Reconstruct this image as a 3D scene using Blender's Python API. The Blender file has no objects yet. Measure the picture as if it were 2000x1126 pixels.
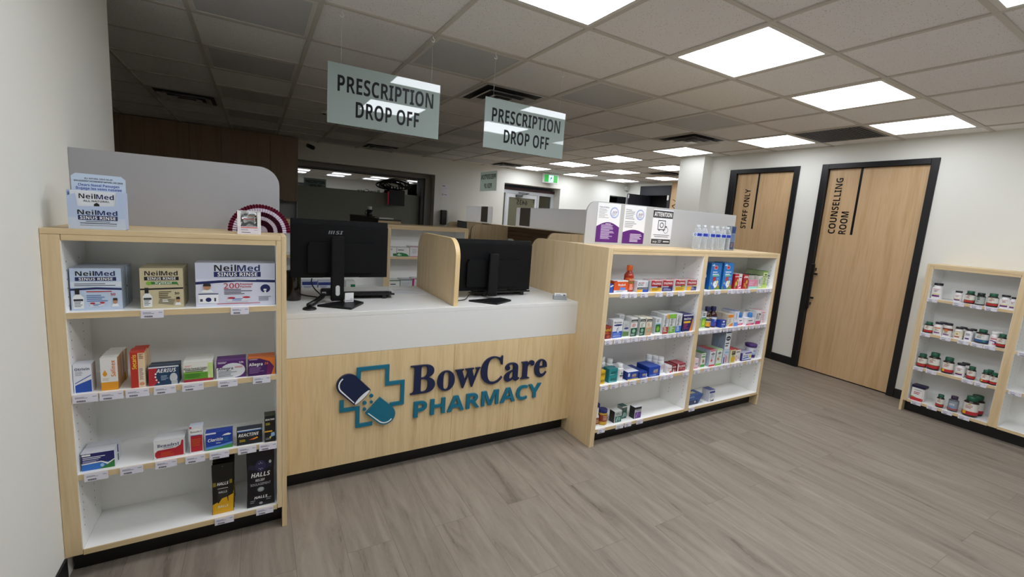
import bpy, math, random
from mathutils import Vector, Matrix
random.seed(7)
SC = bpy.context.scene
COL = SC.collection
PI = math.pi

# ------------------------------------------------------------------ camera
FPX, YAW, PITCH, ROLL = 861.716, 0.52944, -0.14094, 0.07061
fw = Vector((math.sin(YAW)*math.cos(PITCH), math.cos(YAW)*math.cos(PITCH), math.sin(PITCH)))
rt = Vector((math.cos(YAW), -math.sin(YAW), 0)); up = rt.cross(fw)
rt2 = rt*math.cos(ROLL) + up*math.sin(ROLL); up2 = -rt*math.sin(ROLL) + up*math.cos(ROLL)
cd = bpy.data.cameras.new('camera'); cd.sensor_width = 36; cd.lens = FPX/2000*36
cd.shift_x = 1.3626/2000; cd.shift_y = -17.098/2000; cd.clip_start = .02
CAM = bpy.data.objects.new('camera', cd); COL.objects.link(CAM)
m = Matrix((rt2, up2, -fw)).transposed().to_4x4(); m.translation = (0, 0, 1.49)
CAM.matrix_world = m
SC.camera = CAM

# ------------------------------------------------------------------ world, exposure
W = bpy.data.worlds.new('world'); SC.world = W; W.use_nodes = True
W.node_tree.nodes['Background'].inputs[0].default_value = (.02, .022, .025, 1)
W.node_tree.nodes['Background'].inputs[1].default_value = .3
SC.view_settings.view_transform = 'Standard'; SC.view_settings.look = 'None'
SC.view_settings.gamma = 1; SC.view_settings.use_curve_mapping = False
SC.view_settings.exposure = 0.6
def panel_strength(k, j):        # the far panels are dimmed, as is the one by the oak doors
    if j > 0: return {1: 4.8, 3: 3.2, 5: 5.6, 7: 6.2, 9: 6.2}[j]
    return {-1: 3.0, 1: 11.0, 3: 11.0, 5: 7.0, 7: 3.7}[k]
SC.cycles.max_bounces = 10; SC.cycles.diffuse_bounces = 6; SC.cycles.sample_clamp_indirect = 6
SC.cycles.caustics_reflective = False; SC.cycles.caustics_refractive = False

# ------------------------------------------------------------------ materials
def hx(s):
    s = s.lstrip('#')
    v = [int(s[i:i+2], 16)/255 for i in (0, 2, 4)]
    return tuple(x/12.92 if x <= .04045 else ((x+.055)/1.055)**2.4 for x in v) + (1,)
MATS = {}
def mat(c, rough=.5, metal=0, spec=.5, emit=0, trans=0, alpha=1, ior=None, coat=0):
    key = (c, rough, metal, spec, emit, trans, alpha, ior, coat)
    if key in MATS: return MATS[key]
    mm = bpy.data.materials.new('paint_'+c.lstrip('#')); mm.use_nodes = True
    b = mm.node_tree.nodes['Principled BSDF']; col = hx(c)
    b.inputs['Base Color'].default_value = col; b.inputs['Roughness'].default_value = rough
    b.inputs['Metallic'].default_value = metal; b.inputs['Specular IOR Level'].default_value = spec
    if emit: b.inputs['Emission Color'].default_value = col; b.inputs['Emission Strength'].default_value = emit
    if trans: b.inputs['Transmission Weight'].default_value = trans
    if ior: b.inputs['IOR'].default_value = ior
    if coat: b.inputs['Coat Weight'].default_value = coat; b.inputs['Coat Roughness'].default_value = .03
    b.inputs['Alpha'].default_value = alpha
    MATS[key] = mm
    return mm
def nodes(name):
    mm = bpy.data.materials.new(name); mm.use_nodes = True
    nt = mm.node_tree
    return mm, nt, nt.nodes['Principled BSDF'], nt.nodes.new, nt.links.new
def ramp(nt, stops):
    r = nt.nodes.new('ShaderNodeValToRGB'); e = r.color_ramp.elements
    while len(e) < len(stops): e.new(.5)
    for k, (p, c) in enumerate(stops): e[k].position = p; e[k].color = c if not isinstance(c, str) else hx(c)
    return r
def wood(name, c0, c1, axis='z', fine=1.0, rough=.45):
    mm, nt, b, N, L = nodes(name)
    tc = N('ShaderNodeTexCoord'); mp = N('ShaderNodeMapping')
    s = {'z': (9, 9, .55), 'x': (.55, 9, 9), 'y': (9, .55, 9)}[axis]
    mp.inputs['Scale'].default_value = [v*fine for v in s]
    L(tc.outputs['Object'], mp.inputs[0])
    n1 = N('ShaderNodeTexNoise'); n1.inputs['Scale'].default_value = 1.6; n1.inputs['Detail'].default_value = 5; n1.inputs['Distortion'].default_value = .6
    n2 = N('ShaderNodeTexNoise'); n2.inputs['Scale'].default_value = 11; n2.inputs['Detail'].default_value = 3
    L(mp.outputs[0], n1.inputs[0]); L(mp.outputs[0], n2.inputs[0])
    a = N('ShaderNodeMath'); a.operation = 'MULTIPLY_ADD'; a.inputs[1].default_value = .35
    L(n2.outputs[0], a.inputs[0]); L(n1.outputs[0], a.inputs[2])
    r = ramp(nt, [(.42, c0), (.68, c1), (.9, c0)])
    L(a.outputs[0], r.inputs[0]); L(r.outputs[0], b.inputs['Base Color'])
    b.inputs['Roughness'].default_value = rough
    bp = N('ShaderNodeBump'); bp.inputs['Strength'].default_value = .05; L(n2.outputs[0], bp.inputs['Height']); L(bp.outputs[0], b.inputs['Normal'])
    return mm
OAK = wood('oak_upright', '#d0b68b', '#dfc8a0'); OAKX = wood('oak_lengthwise', '#cdb285', '#dcc49a', 'x'); OAKY = wood('oak_crosswise', '#cdb285', '#dcc49a', 'y')
OAKP = wood('oak_front_panel', '#c8ad7f', '#dfc699'); DOORW = wood('oak_door', '#bf9d72', '#d0b088', 'z', .8)
BROWN = wood('shaded_slat_wood', '#6a5340', '#7d654f', 'y')  # brown slats; shade on the inner face is put into the tone
CABW = wood('walnut_cabinet', '#8f775e', '#9c866c')
def plaster(name, c, sc=60, st=.04):
    mm, nt, b, N, L = nodes(name)
    b.inputs['Base Color'].default_value = hx(c); b.inputs['Roughness'].default_value = .7; b.inputs['Specular IOR Level'].default_value = .25
    n = N('ShaderNodeTexNoise'); n.inputs['Scale'].default_value = sc; bp = N('ShaderNodeBump'); bp.inputs['Strength'].default_value = st
    tc = N('ShaderNodeTexCoord'); L(tc.outputs['Object'], n.inputs[0]); L(n.outputs[0], bp.inputs['Height']); L(bp.outputs[0], b.inputs['Normal'])
    return mm
def frosted(name, c, rough, tr, spec=.5):
    mm, nt, b, N, L = nodes(name)
    b.inputs['Base Color'].default_value = hx(c); b.inputs['Roughness'].default_value = rough; b.inputs['Specular IOR Level'].default_value = spec
    t_ = N('ShaderNodeBsdfTranslucent'); t_.inputs[0].default_value = hx(c); mx = N('ShaderNodeMixShader'); mx.inputs[0].default_value = tr
    L(b.outputs[0], mx.inputs[1]); L(t_.outputs[0], mx.inputs[2]); L(mx.outputs[0], nt.nodes['Material Output'].inputs[0])
    return mm
WALL = plaster('white_wall_paint', '#e8e8e1')
WHITE = mat('#dededb', .35); BLACK = mat('#0c0c0e', .45); BLK = mat('#0b0b0d', .35); JAMB = mat('#141417', .4)
def floor_mat():
    mm, nt, b, N, L = nodes('vinyl_plank')
    tc = N('ShaderNodeTexCoord'); mp = N('ShaderNodeMapping'); mp.inputs['Rotation'].default_value = (0, 0, PI/2); mp.inputs['Location'].default_value = (.13, .07, 0)
    L(tc.outputs['Object'], mp.inputs[0])
    br = N('ShaderNodeTexBrick'); br.inputs['Scale'].default_value = 1; br.offset = .37; br.offset_frequency = 2
    br.inputs['Brick Width'].default_value = 1.22; br.inputs['Row Height'].default_value = .2; br.inputs['Mortar Size'].default_value = .0009
    br.inputs['Color1'].default_value = (0, 0, 0, 1); br.inputs['Color2'].default_value = (1, 1, 1, 1); br.inputs['Mortar'].default_value = (.5, .5, .5, 1)
    L(mp.outputs[0], br.inputs[0])
    # per-plank offset of the grain
    cx = N('ShaderNodeCombineXYZ'); mu = N('ShaderNodeMath'); mu.operation = 'MULTIPLY'; mu.inputs[1].default_value = 37
    L(br.outputs['Color'], mu.inputs[0]); L(mu.outputs[0], cx.inputs[0]); L(mu.outputs[0], cx.inputs[2])
    ad = N('ShaderNodeVectorMath'); ad.operation = 'ADD'; L(mp.outputs[0], ad.inputs[0]); L(cx.outputs[0], ad.inputs[1])
    m2 = N('ShaderNodeMapping'); m2.inputs['Scale'].default_value = (1.1, 9, 1); L(ad.outputs[0], m2.inputs[0])
    n1 = N('ShaderNodeTexNoise'); n1.inputs['Scale'].default_value = 1.5; n1.inputs['Detail'].default_value = 6; n1.inputs['Distortion'].default_value = 1.2; L(m2.outputs[0], n1.inputs[0])
    m3 = N('ShaderNodeMapping'); m3.inputs['Scale'].default_value = (7, 45, 1); L(ad.outputs[0], m3.inputs[0])
    n2 = N('ShaderNodeTexNoise'); n2.inputs['Scale'].default_value = 1.8; n2.inputs['Detail'].default_value = 5; n2.inputs['Distortion'].default_value = 2.2; L(m3.outputs[0], n2.inputs[0])
    a = N('ShaderNodeMath'); a.operation = 'MULTIPLY_ADD'; a.inputs[1].default_value = .3; L(n2.outputs[0], a.inputs[0]); L(n1.outputs[0], a.inputs[2])
    r = ramp(nt, [(.34, '#574d43'), (.5, '#7d7368'), (.72, '#8b8175'), (1.0, '#998f83')]); L(a.outputs[0], r.inputs[0])
    hs = N('ShaderNodeHueSaturation'); L(r.outputs[0], hs.inputs['Color'])
    mr = N('ShaderNodeMapRange'); mr.inputs[3].default_value = .95; mr.inputs[4].default_value = 1.05; L(br.outputs['Color'], mr.inputs[0]); L(mr.outputs[0], hs.inputs['Value'])
    mx = N('ShaderNodeMix'); mx.data_type = 'RGBA'; L(br.outputs['Fac'], mx.inputs[0]); L(hs.outputs[0], mx.inputs[6]); mx.inputs[7].default_value = hx('#695f55')
    L(mx.outputs[2], b.inputs['Base Color']); b.inputs['Roughness'].default_value = .5; b.inputs['Specular IOR Level'].default_value = .35
    bp = N('ShaderNodeBump'); bp.inputs['Strength'].default_value = .08; L(n2.outputs[0], bp.inputs['Height']); L(bp.outputs[0], b.inputs['Normal'])
    return mm
def tile_mat():
    mm, nt, b, N, L = nodes('acoustic_tile')
    tc = N('ShaderNodeTexCoord')
    v = N('ShaderNodeTexVoronoi'); v.inputs['Scale'].default_value = 85; v.inputs['Randomness'].default_value = 1
    n = N('ShaderNodeTexNoise'); n.inputs['Scale'].default_value = 45; n.inputs['Detail'].default_value = 4
    L(tc.outputs['Object'], v.inputs[0]); L(tc.outputs['Object'], n.inputs[0])
    r1 = ramp(nt, [(.1, (0, 0, 0, 1)), (.2, (1, 1, 1, 1))]); L(v.outputs[0], r1.inputs[0])
    r2 = ramp(nt, [(.45, (0, 0, 0, 1)), (.62, (1, 1, 1, 1))]); L(n.outputs[0], r2.inputs[0])
    mx = N('ShaderNodeMath'); mx.operation = 'MAXIMUM'; L(r1.outputs[0], mx.inputs[0]); L(r2.outputs[0], mx.inputs[1])
    c = ramp(nt, [(0, '#75757a'), (1, '#ecebeb')]); L(mx.outputs[0], c.inputs[0])
    L(c.outputs[0], b.inputs['Base Color']); b.inputs['Roughness'].default_value = .9; b.inputs['Specular IOR Level'].default_value = .1
    bp = N('ShaderNodeBump'); bp.inputs['Strength'].default_value = .25; bp.inputs['Distance'].default_value = .003; L(mx.outputs[0], bp.inputs['Height']); L(bp.outputs[0], b.inputs['Normal'])
    return mm

# ------------------------------------------------------------------ text outlines
def serif(s): return ''.join(chr(0x1D400+ord(c)-65) if 'A' <= c <= 'Z' else chr(0x1D41A+ord(c)-97) if 'a' <= c <= 'z' else c for c in s)
def bold(s): return ''.join(chr(0x1D5D4+ord(c)-65) if 'A' <= c <= 'Z' else chr(0x1D5EE+ord(c)-97) if 'a' <= c <= 'z' else chr(0x1D7EC+ord(c)-48) if '0' <= c <= '9' else c for c in s)
def bital(s): return ''.join(chr(0x1D63C+ord(c)-65) if 'A' <= c <= 'Z' else chr(0x1D656+ord(c)-97) if 'a' <= c <= 'z' else c for c in s)
STY = {'n': lambda s: s, 'b': bold, 'i': bital, 's': serif, 'B': bold}
TX = {}
def outline(s, style='b', res=3, offset=0.0, extrude=0.0):
    key = (s, style, res, offset, extrude)
    if key in TX: return TX[key]
    c = bpy.data.curves.new('t', 'FONT'); c.body = STY[style](s); c.fill_mode = 'BOTH' if extrude else 'FRONT'; c.resolution_u = res; c.offset = offset; c.extrude = extrude
    o = bpy.data.objects.new('t', c)
    me = bpy.data.meshes.new_from_object(o)
    vs = [tuple(v.co) for v in me.vertices]; fs = [tuple(p.vertices) for p in me.polygons]
    bpy.data.objects.remove(o); bpy.data.curves.remove(c); bpy.data.meshes.remove(me)
    cap = .714 if style in 'biB' else .69
    x0 = min((v[0] for v in vs), default=0); x1 = max((v[0] for v in vs), default=1)
    vs = [((v[0]-x0)/cap, v[1]/cap, v[2]/cap) for v in vs]
    TX[key] = (vs, fs, (x1-x0)/cap)
    return TX[key]

# ------------------------------------------------------------------ mesh builder
class MB:
    def __init__(self): self.v = []; self.f = []; self.m = []; self.s = []; self.mats = []; self.T = None
    def mi(self, m):
        if m not in self.mats: self.mats.append(m)
        return self.mats.index(m)
    def add(self, vs, fs, m, smooth=False):
        n = len(self.v); k = self.mi(m)
        if self.T: vs = [tuple(self.T @ Vector(v)) for v in vs]
        self.v += [tuple(v) for v in vs]
        for f in fs: self.f.append([n+i for i in f]); self.m.append(k); self.s.append(smooth)
        return self
    def box(self, x0, x1, y0, y1, z0, z1, m, b=0):
        x0, x1 = sorted((x0, x1)); y0, y1 = sorted((y0, y1)); z0, z1 = sorted((z0, z1))
        if b <= 0:
            vs = [(x, y, z) for z in (z0, z1) for y in (y0, y1) for x in (x0, x1)]
            return self.add(vs, [(0, 2, 3, 1), (4, 5, 7, 6), (0, 1, 5, 4), (2, 6, 7, 3), (0, 4, 6, 2), (1, 3, 7, 5)], m)
        b = min(b, (x1-x0)/2.1, (y1-y0)/2.1, (z1-z0)/2.1)
        P = {}; vs = []
        for i, x in enumerate((x0, x1)):
            for j, y in enumerate((y0, y1)):
                for k, z in enumerate((z0, z1)):
                    sx, sy, sz = (1-2*i)*b, (1-2*j)*b, (1-2*k)*b
                    for a, p in enumerate(((x, y+sy, z+sz), (x+sx, y, z+sz), (x+sx, y+sy, z))):
                        P[i, j, k, a] = len(vs); vs.append(p)
        fs = []
        for i in (0, 1): fs.append([P[i, 0, 0, 0], P[i, 1, 0, 0], P[i, 1, 1, 0], P[i, 0, 1, 0]][::1 if i else -1])
        for j in (0, 1): fs.append([P[0, j, 0, 1], P[1, j, 0, 1], P[1, j, 1, 1], P[0, j, 1, 1]][::-1 if j else 1])
        for k in (0, 1): fs.append([P[0, 0, k, 2], P[1, 0, k, 2], P[1, 1, k, 2], P[0, 1, k, 2]][::1 if k else -1])
        for i in (0, 1):
            for j in (0, 1): fs.append([P[i, j, 0, 0], P[i, j, 1, 0], P[i, j, 1, 1], P[i, j, 0, 1]])
            for k in (0, 1): fs.append([P[i, 0, k, 0], P[i, 1, k, 0], P[i, 1, k, 2], P[i, 0, k, 2]])
        for j in (0, 1):
            for k in (0, 1): fs.append([P[0, j, k, 1], P[1, j, k, 1], P[1, j, k, 2], P[0, j, k, 2]])
        for i in (0, 1):
            for j in (0, 1):
                for k in (0, 1): fs.append([P[i, j, k, a] for a in (0, 1, 2)])
        return self.add(vs, fs, m)
    def lathe(self, prof, m, cx=0, cy=0, z0=0, n=20, cap=True):
        vs = []; fs = []
        for r, z in prof:
            for k in range(n):
                a = 2*PI*k/n; vs.append((cx+r*math.cos(a), cy+r*math.sin(a), z0+z))
        for i in range(len(prof)-1):
            for k in range(n): fs.append((i*n+k, i*n+(k+1) % n, (i+1)*n+(k+1) % n, (i+1)*n+k))
        self.add(vs, fs, m, True)
        if cap:
            self.add(vs[:n], [tuple(range(n))[::-1]], m); self.add(vs[-n:], [tuple(range(n))], m)
        return self
    def tube(self, pts, r, m, n=8):
        pts = [Vector(p) for p in pts]; vs = []; fs = []
        for i, p in enumerate(pts):
            d = (pts[min(i+1, len(pts)-1)]-pts[max(i-1, 0)]).normalized()
            a = d.cross(Vector((0, 0, 1))) if abs(d.z) < .95 else d.cross(Vector((1, 0, 0)))
            a.normalize(); b = d.cross(a)
            for k in range(n): vs.append(tuple(p+(a*math.cos(2*PI*k/n)+b*math.sin(2*PI*k/n))*r))
        for i in range(len(pts)-1):
            for k in range(n): fs.append((i*n+k, i*n+(k+1) % n, (i+1)*n+(k+1) % n, (i+1)*n+k))
        fs += [tuple(range(n))[::-1], tuple(range(len(vs)-n, len(vs)))]
        return self.add(vs, fs, m, True)
    def prism(self, out, lo, hi, m, axis='y'):
        """outline in the two axes other than AXIS, extruded from lo to hi"""
        n = len(out)
        mk = {'y': lambda p, t: (p[0], t, p[1]), 'x': lambda p, t: (t, p[0], p[1]), 'z': lambda p, t: (p[0], p[1], t)}[axis]
        vs = [mk(p, lo) for p in out]+[mk(p, hi) for p in out]
        fs = [tuple(range(n)), tuple(range(n, 2*n))[::-1]]+[(i, n+i, n+(i+1) % n, (i+1) % n) for i in range(n)]
        return self.add(vs, fs, m)
    def build(self, name, parent=None, loc=(0, 0, 0), rz=0, kind=None):
        me = bpy.data.meshes.new(name); me.from_pydata(self.v, [], self.f)
        for x in self.mats: me.materials.append(x)
        me.polygons.foreach_set('material_index', self.m); me.polygons.foreach_set('use_smooth', self.s)
        import bmesh
        bm = bmesh.new(); bm.from_mesh(me); bmesh.ops.recalc_face_normals(bm, faces=[f for f in bm.faces if len(f.edges) and all(len(e.link_faces) == 2 for e in f.edges)]); bm.to_mesh(me); bm.free()
        me.update()
        o = bpy.data.objects.new(name, me); COL.objects.link(o)
        o.location = loc; o.rotation_euler = (0, 0, rz)
        if parent: o.parent = parent
        if kind: o['kind'] = kind
        return o
def empty(name, loc=(0, 0, 0), rz=0):
    o = bpy.data.objects.new(name, None); COL.objects.link(o); o.location = loc; o.rotation_euler = (0, 0, rz); o.empty_display_size = .05
    return o
def tag(o, label, cat, group=None):
    o['label'] = label; o['category'] = cat
    if group: o['group'] = group
    return o
def thing(name, label, cat, loc=(0, 0, 0), rz=0, group=None): return tag(empty(name, loc, rz), label, cat, group)
def dup(o, loc, rz=None, label=None):
    r = o.copy(); COL.objects.link(r); r.location = loc
    if rz is not None: r.rotation_euler = (0, 0, rz)
    if label: r['label'] = label
    for ch in list(o.children):
        c = ch.copy(); COL.objects.link(c); c.parent = r
        for g in list(ch.children):
            d = g.copy(); COL.objects.link(d); d.parent = c
    return r

# ------------------------------------------------------------------ printing on faces
K_, W_, N_, B_, R_, G_, Y_, O_, V_, T_, S_ = '#101012', '#f1f1ee', '#16225c', '#1f50ae', '#b52430', '#2c7a35', '#e8c21f', '#e2731d', '#5a2277', '#0f7d80', '#b9bcc0'
def split2(u0, u1, v, h, a, b, ca, cb):
    wa, wb = outline(a, 'B', 2)[2], outline(b, 'B', 2)[2]; g_ = .04*(wa+wb); k = (u1-u0)/(wa+wb+g_*.5)
    return [('t', u0+wa*k/2, v, h, a, ca, 'B', wa*k), ('t', u1-wb*k/2, v, h, b, cb, 'B', wb*k)]
def printed(mb, items, fmap, W, H, rough=.45, curved=0):
    """decor on a face: (u,v) in 0..1; fmap(x, z, layer) -> point"""
    rnd = random.Random(len(items)*13+int(W*1e4))
    for L, it in enumerate(items):
        k = it[0]; e = (.0005 if curved else .0002)+.00011*L
        def P(u, v): return fmap(u*W, v*H, e)
        if k == 'r':
            _, u0, v0, u1, v1, c = it; nx = max(1, math.ceil(abs(u1-u0)*(curved or 1)))
            vs = [P(u0+(u1-u0)*i/nx, v) for v in (v0, v1) for i in range(nx+1)]
            mb.add(vs, [(i, i+1, nx+2+i, nx+1+i) for i in range(nx)], mat(c, rough))
        elif k == 'e':
            _, u, v, a, b, c = it; n = 20
            if curved:
                for q in range(8):
                    t0 = -1+q/4; hw = a*math.sqrt(max(0, 1-(t0+.125)**2)); nx = max(1, math.ceil(2*hw*curved))
                    vs = [P(u-hw+2*hw*i/nx, vv) for vv in (v+b*t0, v+b*(t0+.25)) for i in range(nx+1)]
                    mb.add(vs, [(i, i+1, nx+2+i, nx+1+i) for i in range(nx)], mat(c, rough))
                continue
            mb.add([P(u+a*math.cos(2*PI*i/n), v+b*math.sin(2*PI*i/n)) for i in range(n)], [tuple(range(n))], mat(c, rough))
        elif k == 'o':      # ring
            _, u, v, a, b, th, c = it; n = 24
            mb.add([P(u+a*q*math.cos(2*PI*i/n), v+b*q*math.sin(2*PI*i/n)) for q in (1, 1-th) for i in range(n)], [(i, (i+1) % n, n+(i+1) % n, n+i) for i in range(n)], mat(c, rough))
        elif k == 'p':
            _, pts, c = it; mb.add([P(*q) for q in pts], [tuple(range(len(pts)))], mat(c, rough))
        elif k == 'l':      # small print: u0,u1,v, rows, pitch, colour
            _, u0, u1, v, n, dv, c = it
            for i in range(n):
                q = u0+(u1-u0)*(.55+.45*rnd.random()) if n > 1 else u1
                if curved:
                    nx = max(1, math.ceil((q-u0)*curved)); vs = [P(u0+(q-u0)*a_/nx, vv) for vv in (v-i*dv, v-i*dv+dv*.45) for a_ in range(nx+1)]
                    mb.add(vs, [(a_, a_+1, nx+2+a_, nx+1+a_) for a_ in range(nx)], mat(c, rough)); continue
                mb.add([P(u0, v-i*dv), P(q, v-i*dv), P(q, v-i*dv+dv*.45), P(u0, v-i*dv+dv*.45)], [(0, 1, 2, 3)], mat(c, rough))
        elif k in ('t', 'T'):   # text: u,v centre, cap height (of H or of W for T), string, colour, style, max width
            _, u, v, h, s, c = it[:6]; st = it[6] if len(it) > 6 else 'b'; mw = it[7] if len(it) > 7 else .94
            vs, fs, w = outline(s, st, 2)
            if k == 't':
                hh = h*H; sx = min(hh*(1.5 if len(it) > 7 else 1), mw*W/w)
                mb.add([fmap(u*W+(a-w/2)*sx, v*H+(b-.5)*hh, e) for a, b, _z in vs], fs, mat(c, rough))
            else:
                hh = h*W; sx = min(hh*(1.4 if len(it) > 7 else 1), mw*H/w)
                mb.add([fmap(u*W-(b-.5)*hh, v*H+(a-w/2)*sx, e) for a, b, _z in vs], fs, mat(c, rough))
def carton(name, label, cat, w, h, d, base, items, loc, rz=0, group=None, side=None, top=None, top_items=None, deep=1, gap=.002, words=None):
    """a printed box standing on its base, front face towards local -y; loc is the middle of the front bottom edge"""
    mb = MB()
    b0 = mat(base, .42); sd = mat(side or base, .42); tp = mat(top or side or base, .42)
    w2 = w/2
    vs = [(x, y, z) for z in (0, h) for y in (0, d) for x in (-w2, w2)]
    mb.add(vs, [(0, 1, 5, 4)], b0); mb.add(vs, [(2, 6, 7, 3), (0, 4, 6, 2), (1, 3, 7, 5), (0, 2, 3, 1)], sd); mb.add(vs, [(4, 5, 7, 6)], tp)
    # flap seam round the lid
    mb.box(-w2-.0006, w2+.0006, -.0003, d+.0003, h-.0012, h-.0004, tp)
    printed(mb, items, lambda x, z, e: (x-w2, -e, z), w, h)
    if top_items: printed(mb, top_items, lambda x, z, e: (x-w2, z, h+e), w, d)
    o = mb.build(name, None, loc, rz); tag(o, label, cat, group)
    words = words or ['second in its row', 'third in its row', 'fourth in its row', 'fifth in its row', 'sixth in its row', 'seventh in its row']
    q = Matrix.Rotation(rz, 3, 'Z') @ Vector((0, 1, 0))
    for k in range(1, deep):
        dup(o, Vector(loc)+q*(d+gap)*k+Vector((random.uniform(-.003, .003), 0, 0)), rz+random.uniform(-.02, .02), label+', '+words[k-1])
    return o

# ================================================================== the room
H = 2.49; XL = -.637; XR = 5.428; YB = 8.3; X0, Y0, PT = .299, 1.978, .61
def gx(k): return X0+PT*k
def gy(j): return Y0+PT*j
YF = -1.0
o = MB().box(-3.2, 8.4, YF-.1, YB+.5, -.1, 0, floor_mat()).build('floor', kind='structure')
o = MB().box(-3.2, 8.4, YF-.1, YB+.1, H+.006, H+.1, tile_mat()).build('ceiling', kind='structure')
GRID = mat('#c9c5bd', .55)
g = MB()
for k in range(-6, 14):
    if -3.2 < gx(k) < 8.2: g.box(gx(k)-.012, gx(k)+.012, YF, YB, H-.002, H+.008, GRID)
for j in range(-4, 11):
    if YF < gy(j) < YB: g.box(-3.1, 8.0, gy(j)-.012, gy(j)+.012, H-.0015, H+.008, GRID)
g.build('ceiling_trim', kind='structure')
BASE = mat('#121214', .5)
MB().box(XL-.12, XL, YF, 3.11, 0, H+.006, WALL).build('wall_left', kind='structure')
MB().box(XL, XL+.008, YF, 2.09, 0, .1, BASE).build('baseboard_left', kind='structure')
MB().box(-3.3, -3.2, 3.0, YB, 0, H+.006, WALL).build('wall_dispensary_side', kind='structure')
MB().box(-3.2, XL-.12, 3.0, 3.1, 0, H+.006, WALL).build('wall_dispensary_front', kind='structure')
# right wall with two door openings
w = MB()
for y0, y1, z0 in ((YF, 1.70, 0), (2.63, 2.91, 0), (3.73, 4.05, 0), (1.70, 2.63, 2.275), (2.91, 3.73, 2.275)): w.box(XR, XR+.14, y0, y1, z0, H+.006, WALL)
w.build('wall_right', kind='structure')
MB().box(5.255, 5.568, 4.05, 4.45, 0, H+.006, WALL).build('wall_column', kind='structure')
MB().box(5.568, 8.1, 4.31, 4.45, 0, H+.006, WALL).build('wall_annex_front', kind='structure')
for i, (y0, y1) in enumerate(((1.515, 1.673), (2.654, 2.887), (3.757, 4.05))):
    MB().box(XR-.012, XR, y0, y1, 0, .092, BASE, .003).build('baseboard_right' if i == 0 else 'baseboard_right_%d' % (i+1), kind='structure')
MB().box(5.243, 5.255, 4.05, 4.45, 0, .092, BASE).build('baseboard_column', kind='structure')
# back wall: window 0.2..3.0, exit door 4.53..5.97, dark opening 7.46..8.0
w = MB()
for x0, x1, z0, z1 in ((-3.2, .2, 0, H), (.2, 3.0, 2.187, H), (.2, 3.0, 0, .55), (3.0, 4.53, 0, H), (4.53, 5.975, 2.192, H), (5.975, 7.46, 0, H), (7.46, 8.0, 2.176, H)):
    w.box(x0, x1, YB, YB+.42, z0, z1+.006, WALL)
w.build('wall_back', kind='structure')
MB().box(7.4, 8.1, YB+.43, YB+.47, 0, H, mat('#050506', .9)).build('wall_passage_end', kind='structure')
# far right wall with navy surround and an opening
NAVY = mat('#23252e', .5)
w = MB(); w.box(8.0, 8.1, 4.45, 6.925, 0, H+.006, DOORW); w.box(8.0, 8.1, 7.84, YB, 0, H+.006, WALL)
w.build('wall_annex_side', kind='structure')
w = MB(); w.box(7.985, 8.1, 6.925, 7.0, 0, 2.43, NAVY); w.box(7.985, 8.1, 7.6, 7.84, 0, 2.43, NAVY); w.box(7.985, 8.1, 7.0, 7.6, 2.21, 2.43, NAVY); w.box(8.0, 8.1, 6.925, 7.84, 2.43, H, WALL)
w.build('trim_annex_doorway', kind='structure')
MB().box(8.5, 8.55, 6.5, 8.4, 0, H, mat('#4a4a50', .8)).build('wall_annex_room', kind='structure')
w = MB()
for a, b in (((6.85, 2.12), (6.55, 1.98)), ((6.85, 1.98), (6.55, 2.12)), ((6.85, 1.98), (6.6, 1.78))): w.tube([(7.992, a[0], a[1]), (7.992, b[0], b[1])], .006, BLK, 6)
w.build('trim_annex_chevron', kind='structure')
# front wall behind the camera: white with a glazed shop window towards the left
w = MB(); w.box(-.7, 8.1, YF-.1, YF, 0, H+.006, WALL); w.build('wall_front', kind='structure')
w = MB(); w.box(-.2, 2.05, YF, YF+.01, .9, 2.15, mat('#5c615c', .25)); w.box(-.25, 2.1, YF, YF+.03, 2.15, 2.2, JAMB); w.box(-.25, 2.1, YF, YF+.03, .85, .9, JAMB)
w.build('window_2', kind='structure')
MB().box(XR, 8.1, YF, 1.0, 0, H, WALL).build('wall_outer', kind='structure')

# ------------------------------------------------------------------ back window
FRM = mat('#8f8b82', .45); FRD = mat('#4a4846', .4)
win = MB()
win.box(.2, 3.0, YB+.24, YB+.34, 2.11, 2.187, FRM); win.box(.2, 2.86, YB+.20, YB+.24, 2.085, 2.112, FRD)
win.box(2.86, 3.0, YB+.16, YB+.36, .55, 2.11, FRM); win.box(2.80, 2.86, YB+.2, YB+.36, .55, 2.11, FRD)
win.box(.2, 3.0, YB+.2, YB+.34, .55, .62, FRM)
win = win.build('window_1', kind='structure')
gm, nt, b, N, L = nodes('dark_window_glass')
b.inputs['Base Color'].default_value = hx('#23261f'); b.inputs['Roughness'].default_value = .02; b.inputs['IOR'].default_value = 2.7; b.inputs['Specular IOR Level'].default_value = .8
MB().box(.2, 2.81, YB+.32, YB+.33, .6, 2.1, gm).build('glass', win)
fm = mat('#8f9384', .5, 0, .4)
MB().box(.2, 2.805, YB+.31, YB+.318, .6, 1.775, fm).build('frosted_film', win)
mb = MB(); vs, fs, wd = outline('BowCare', 'n', 2); mb.add([(2.03-a*.075, YB+.3085, 1.752+bb*.06) for a, bb, _ in vs], fs, mat('#3c3f38', .4)); mb.build('film_lettering', win)

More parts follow.
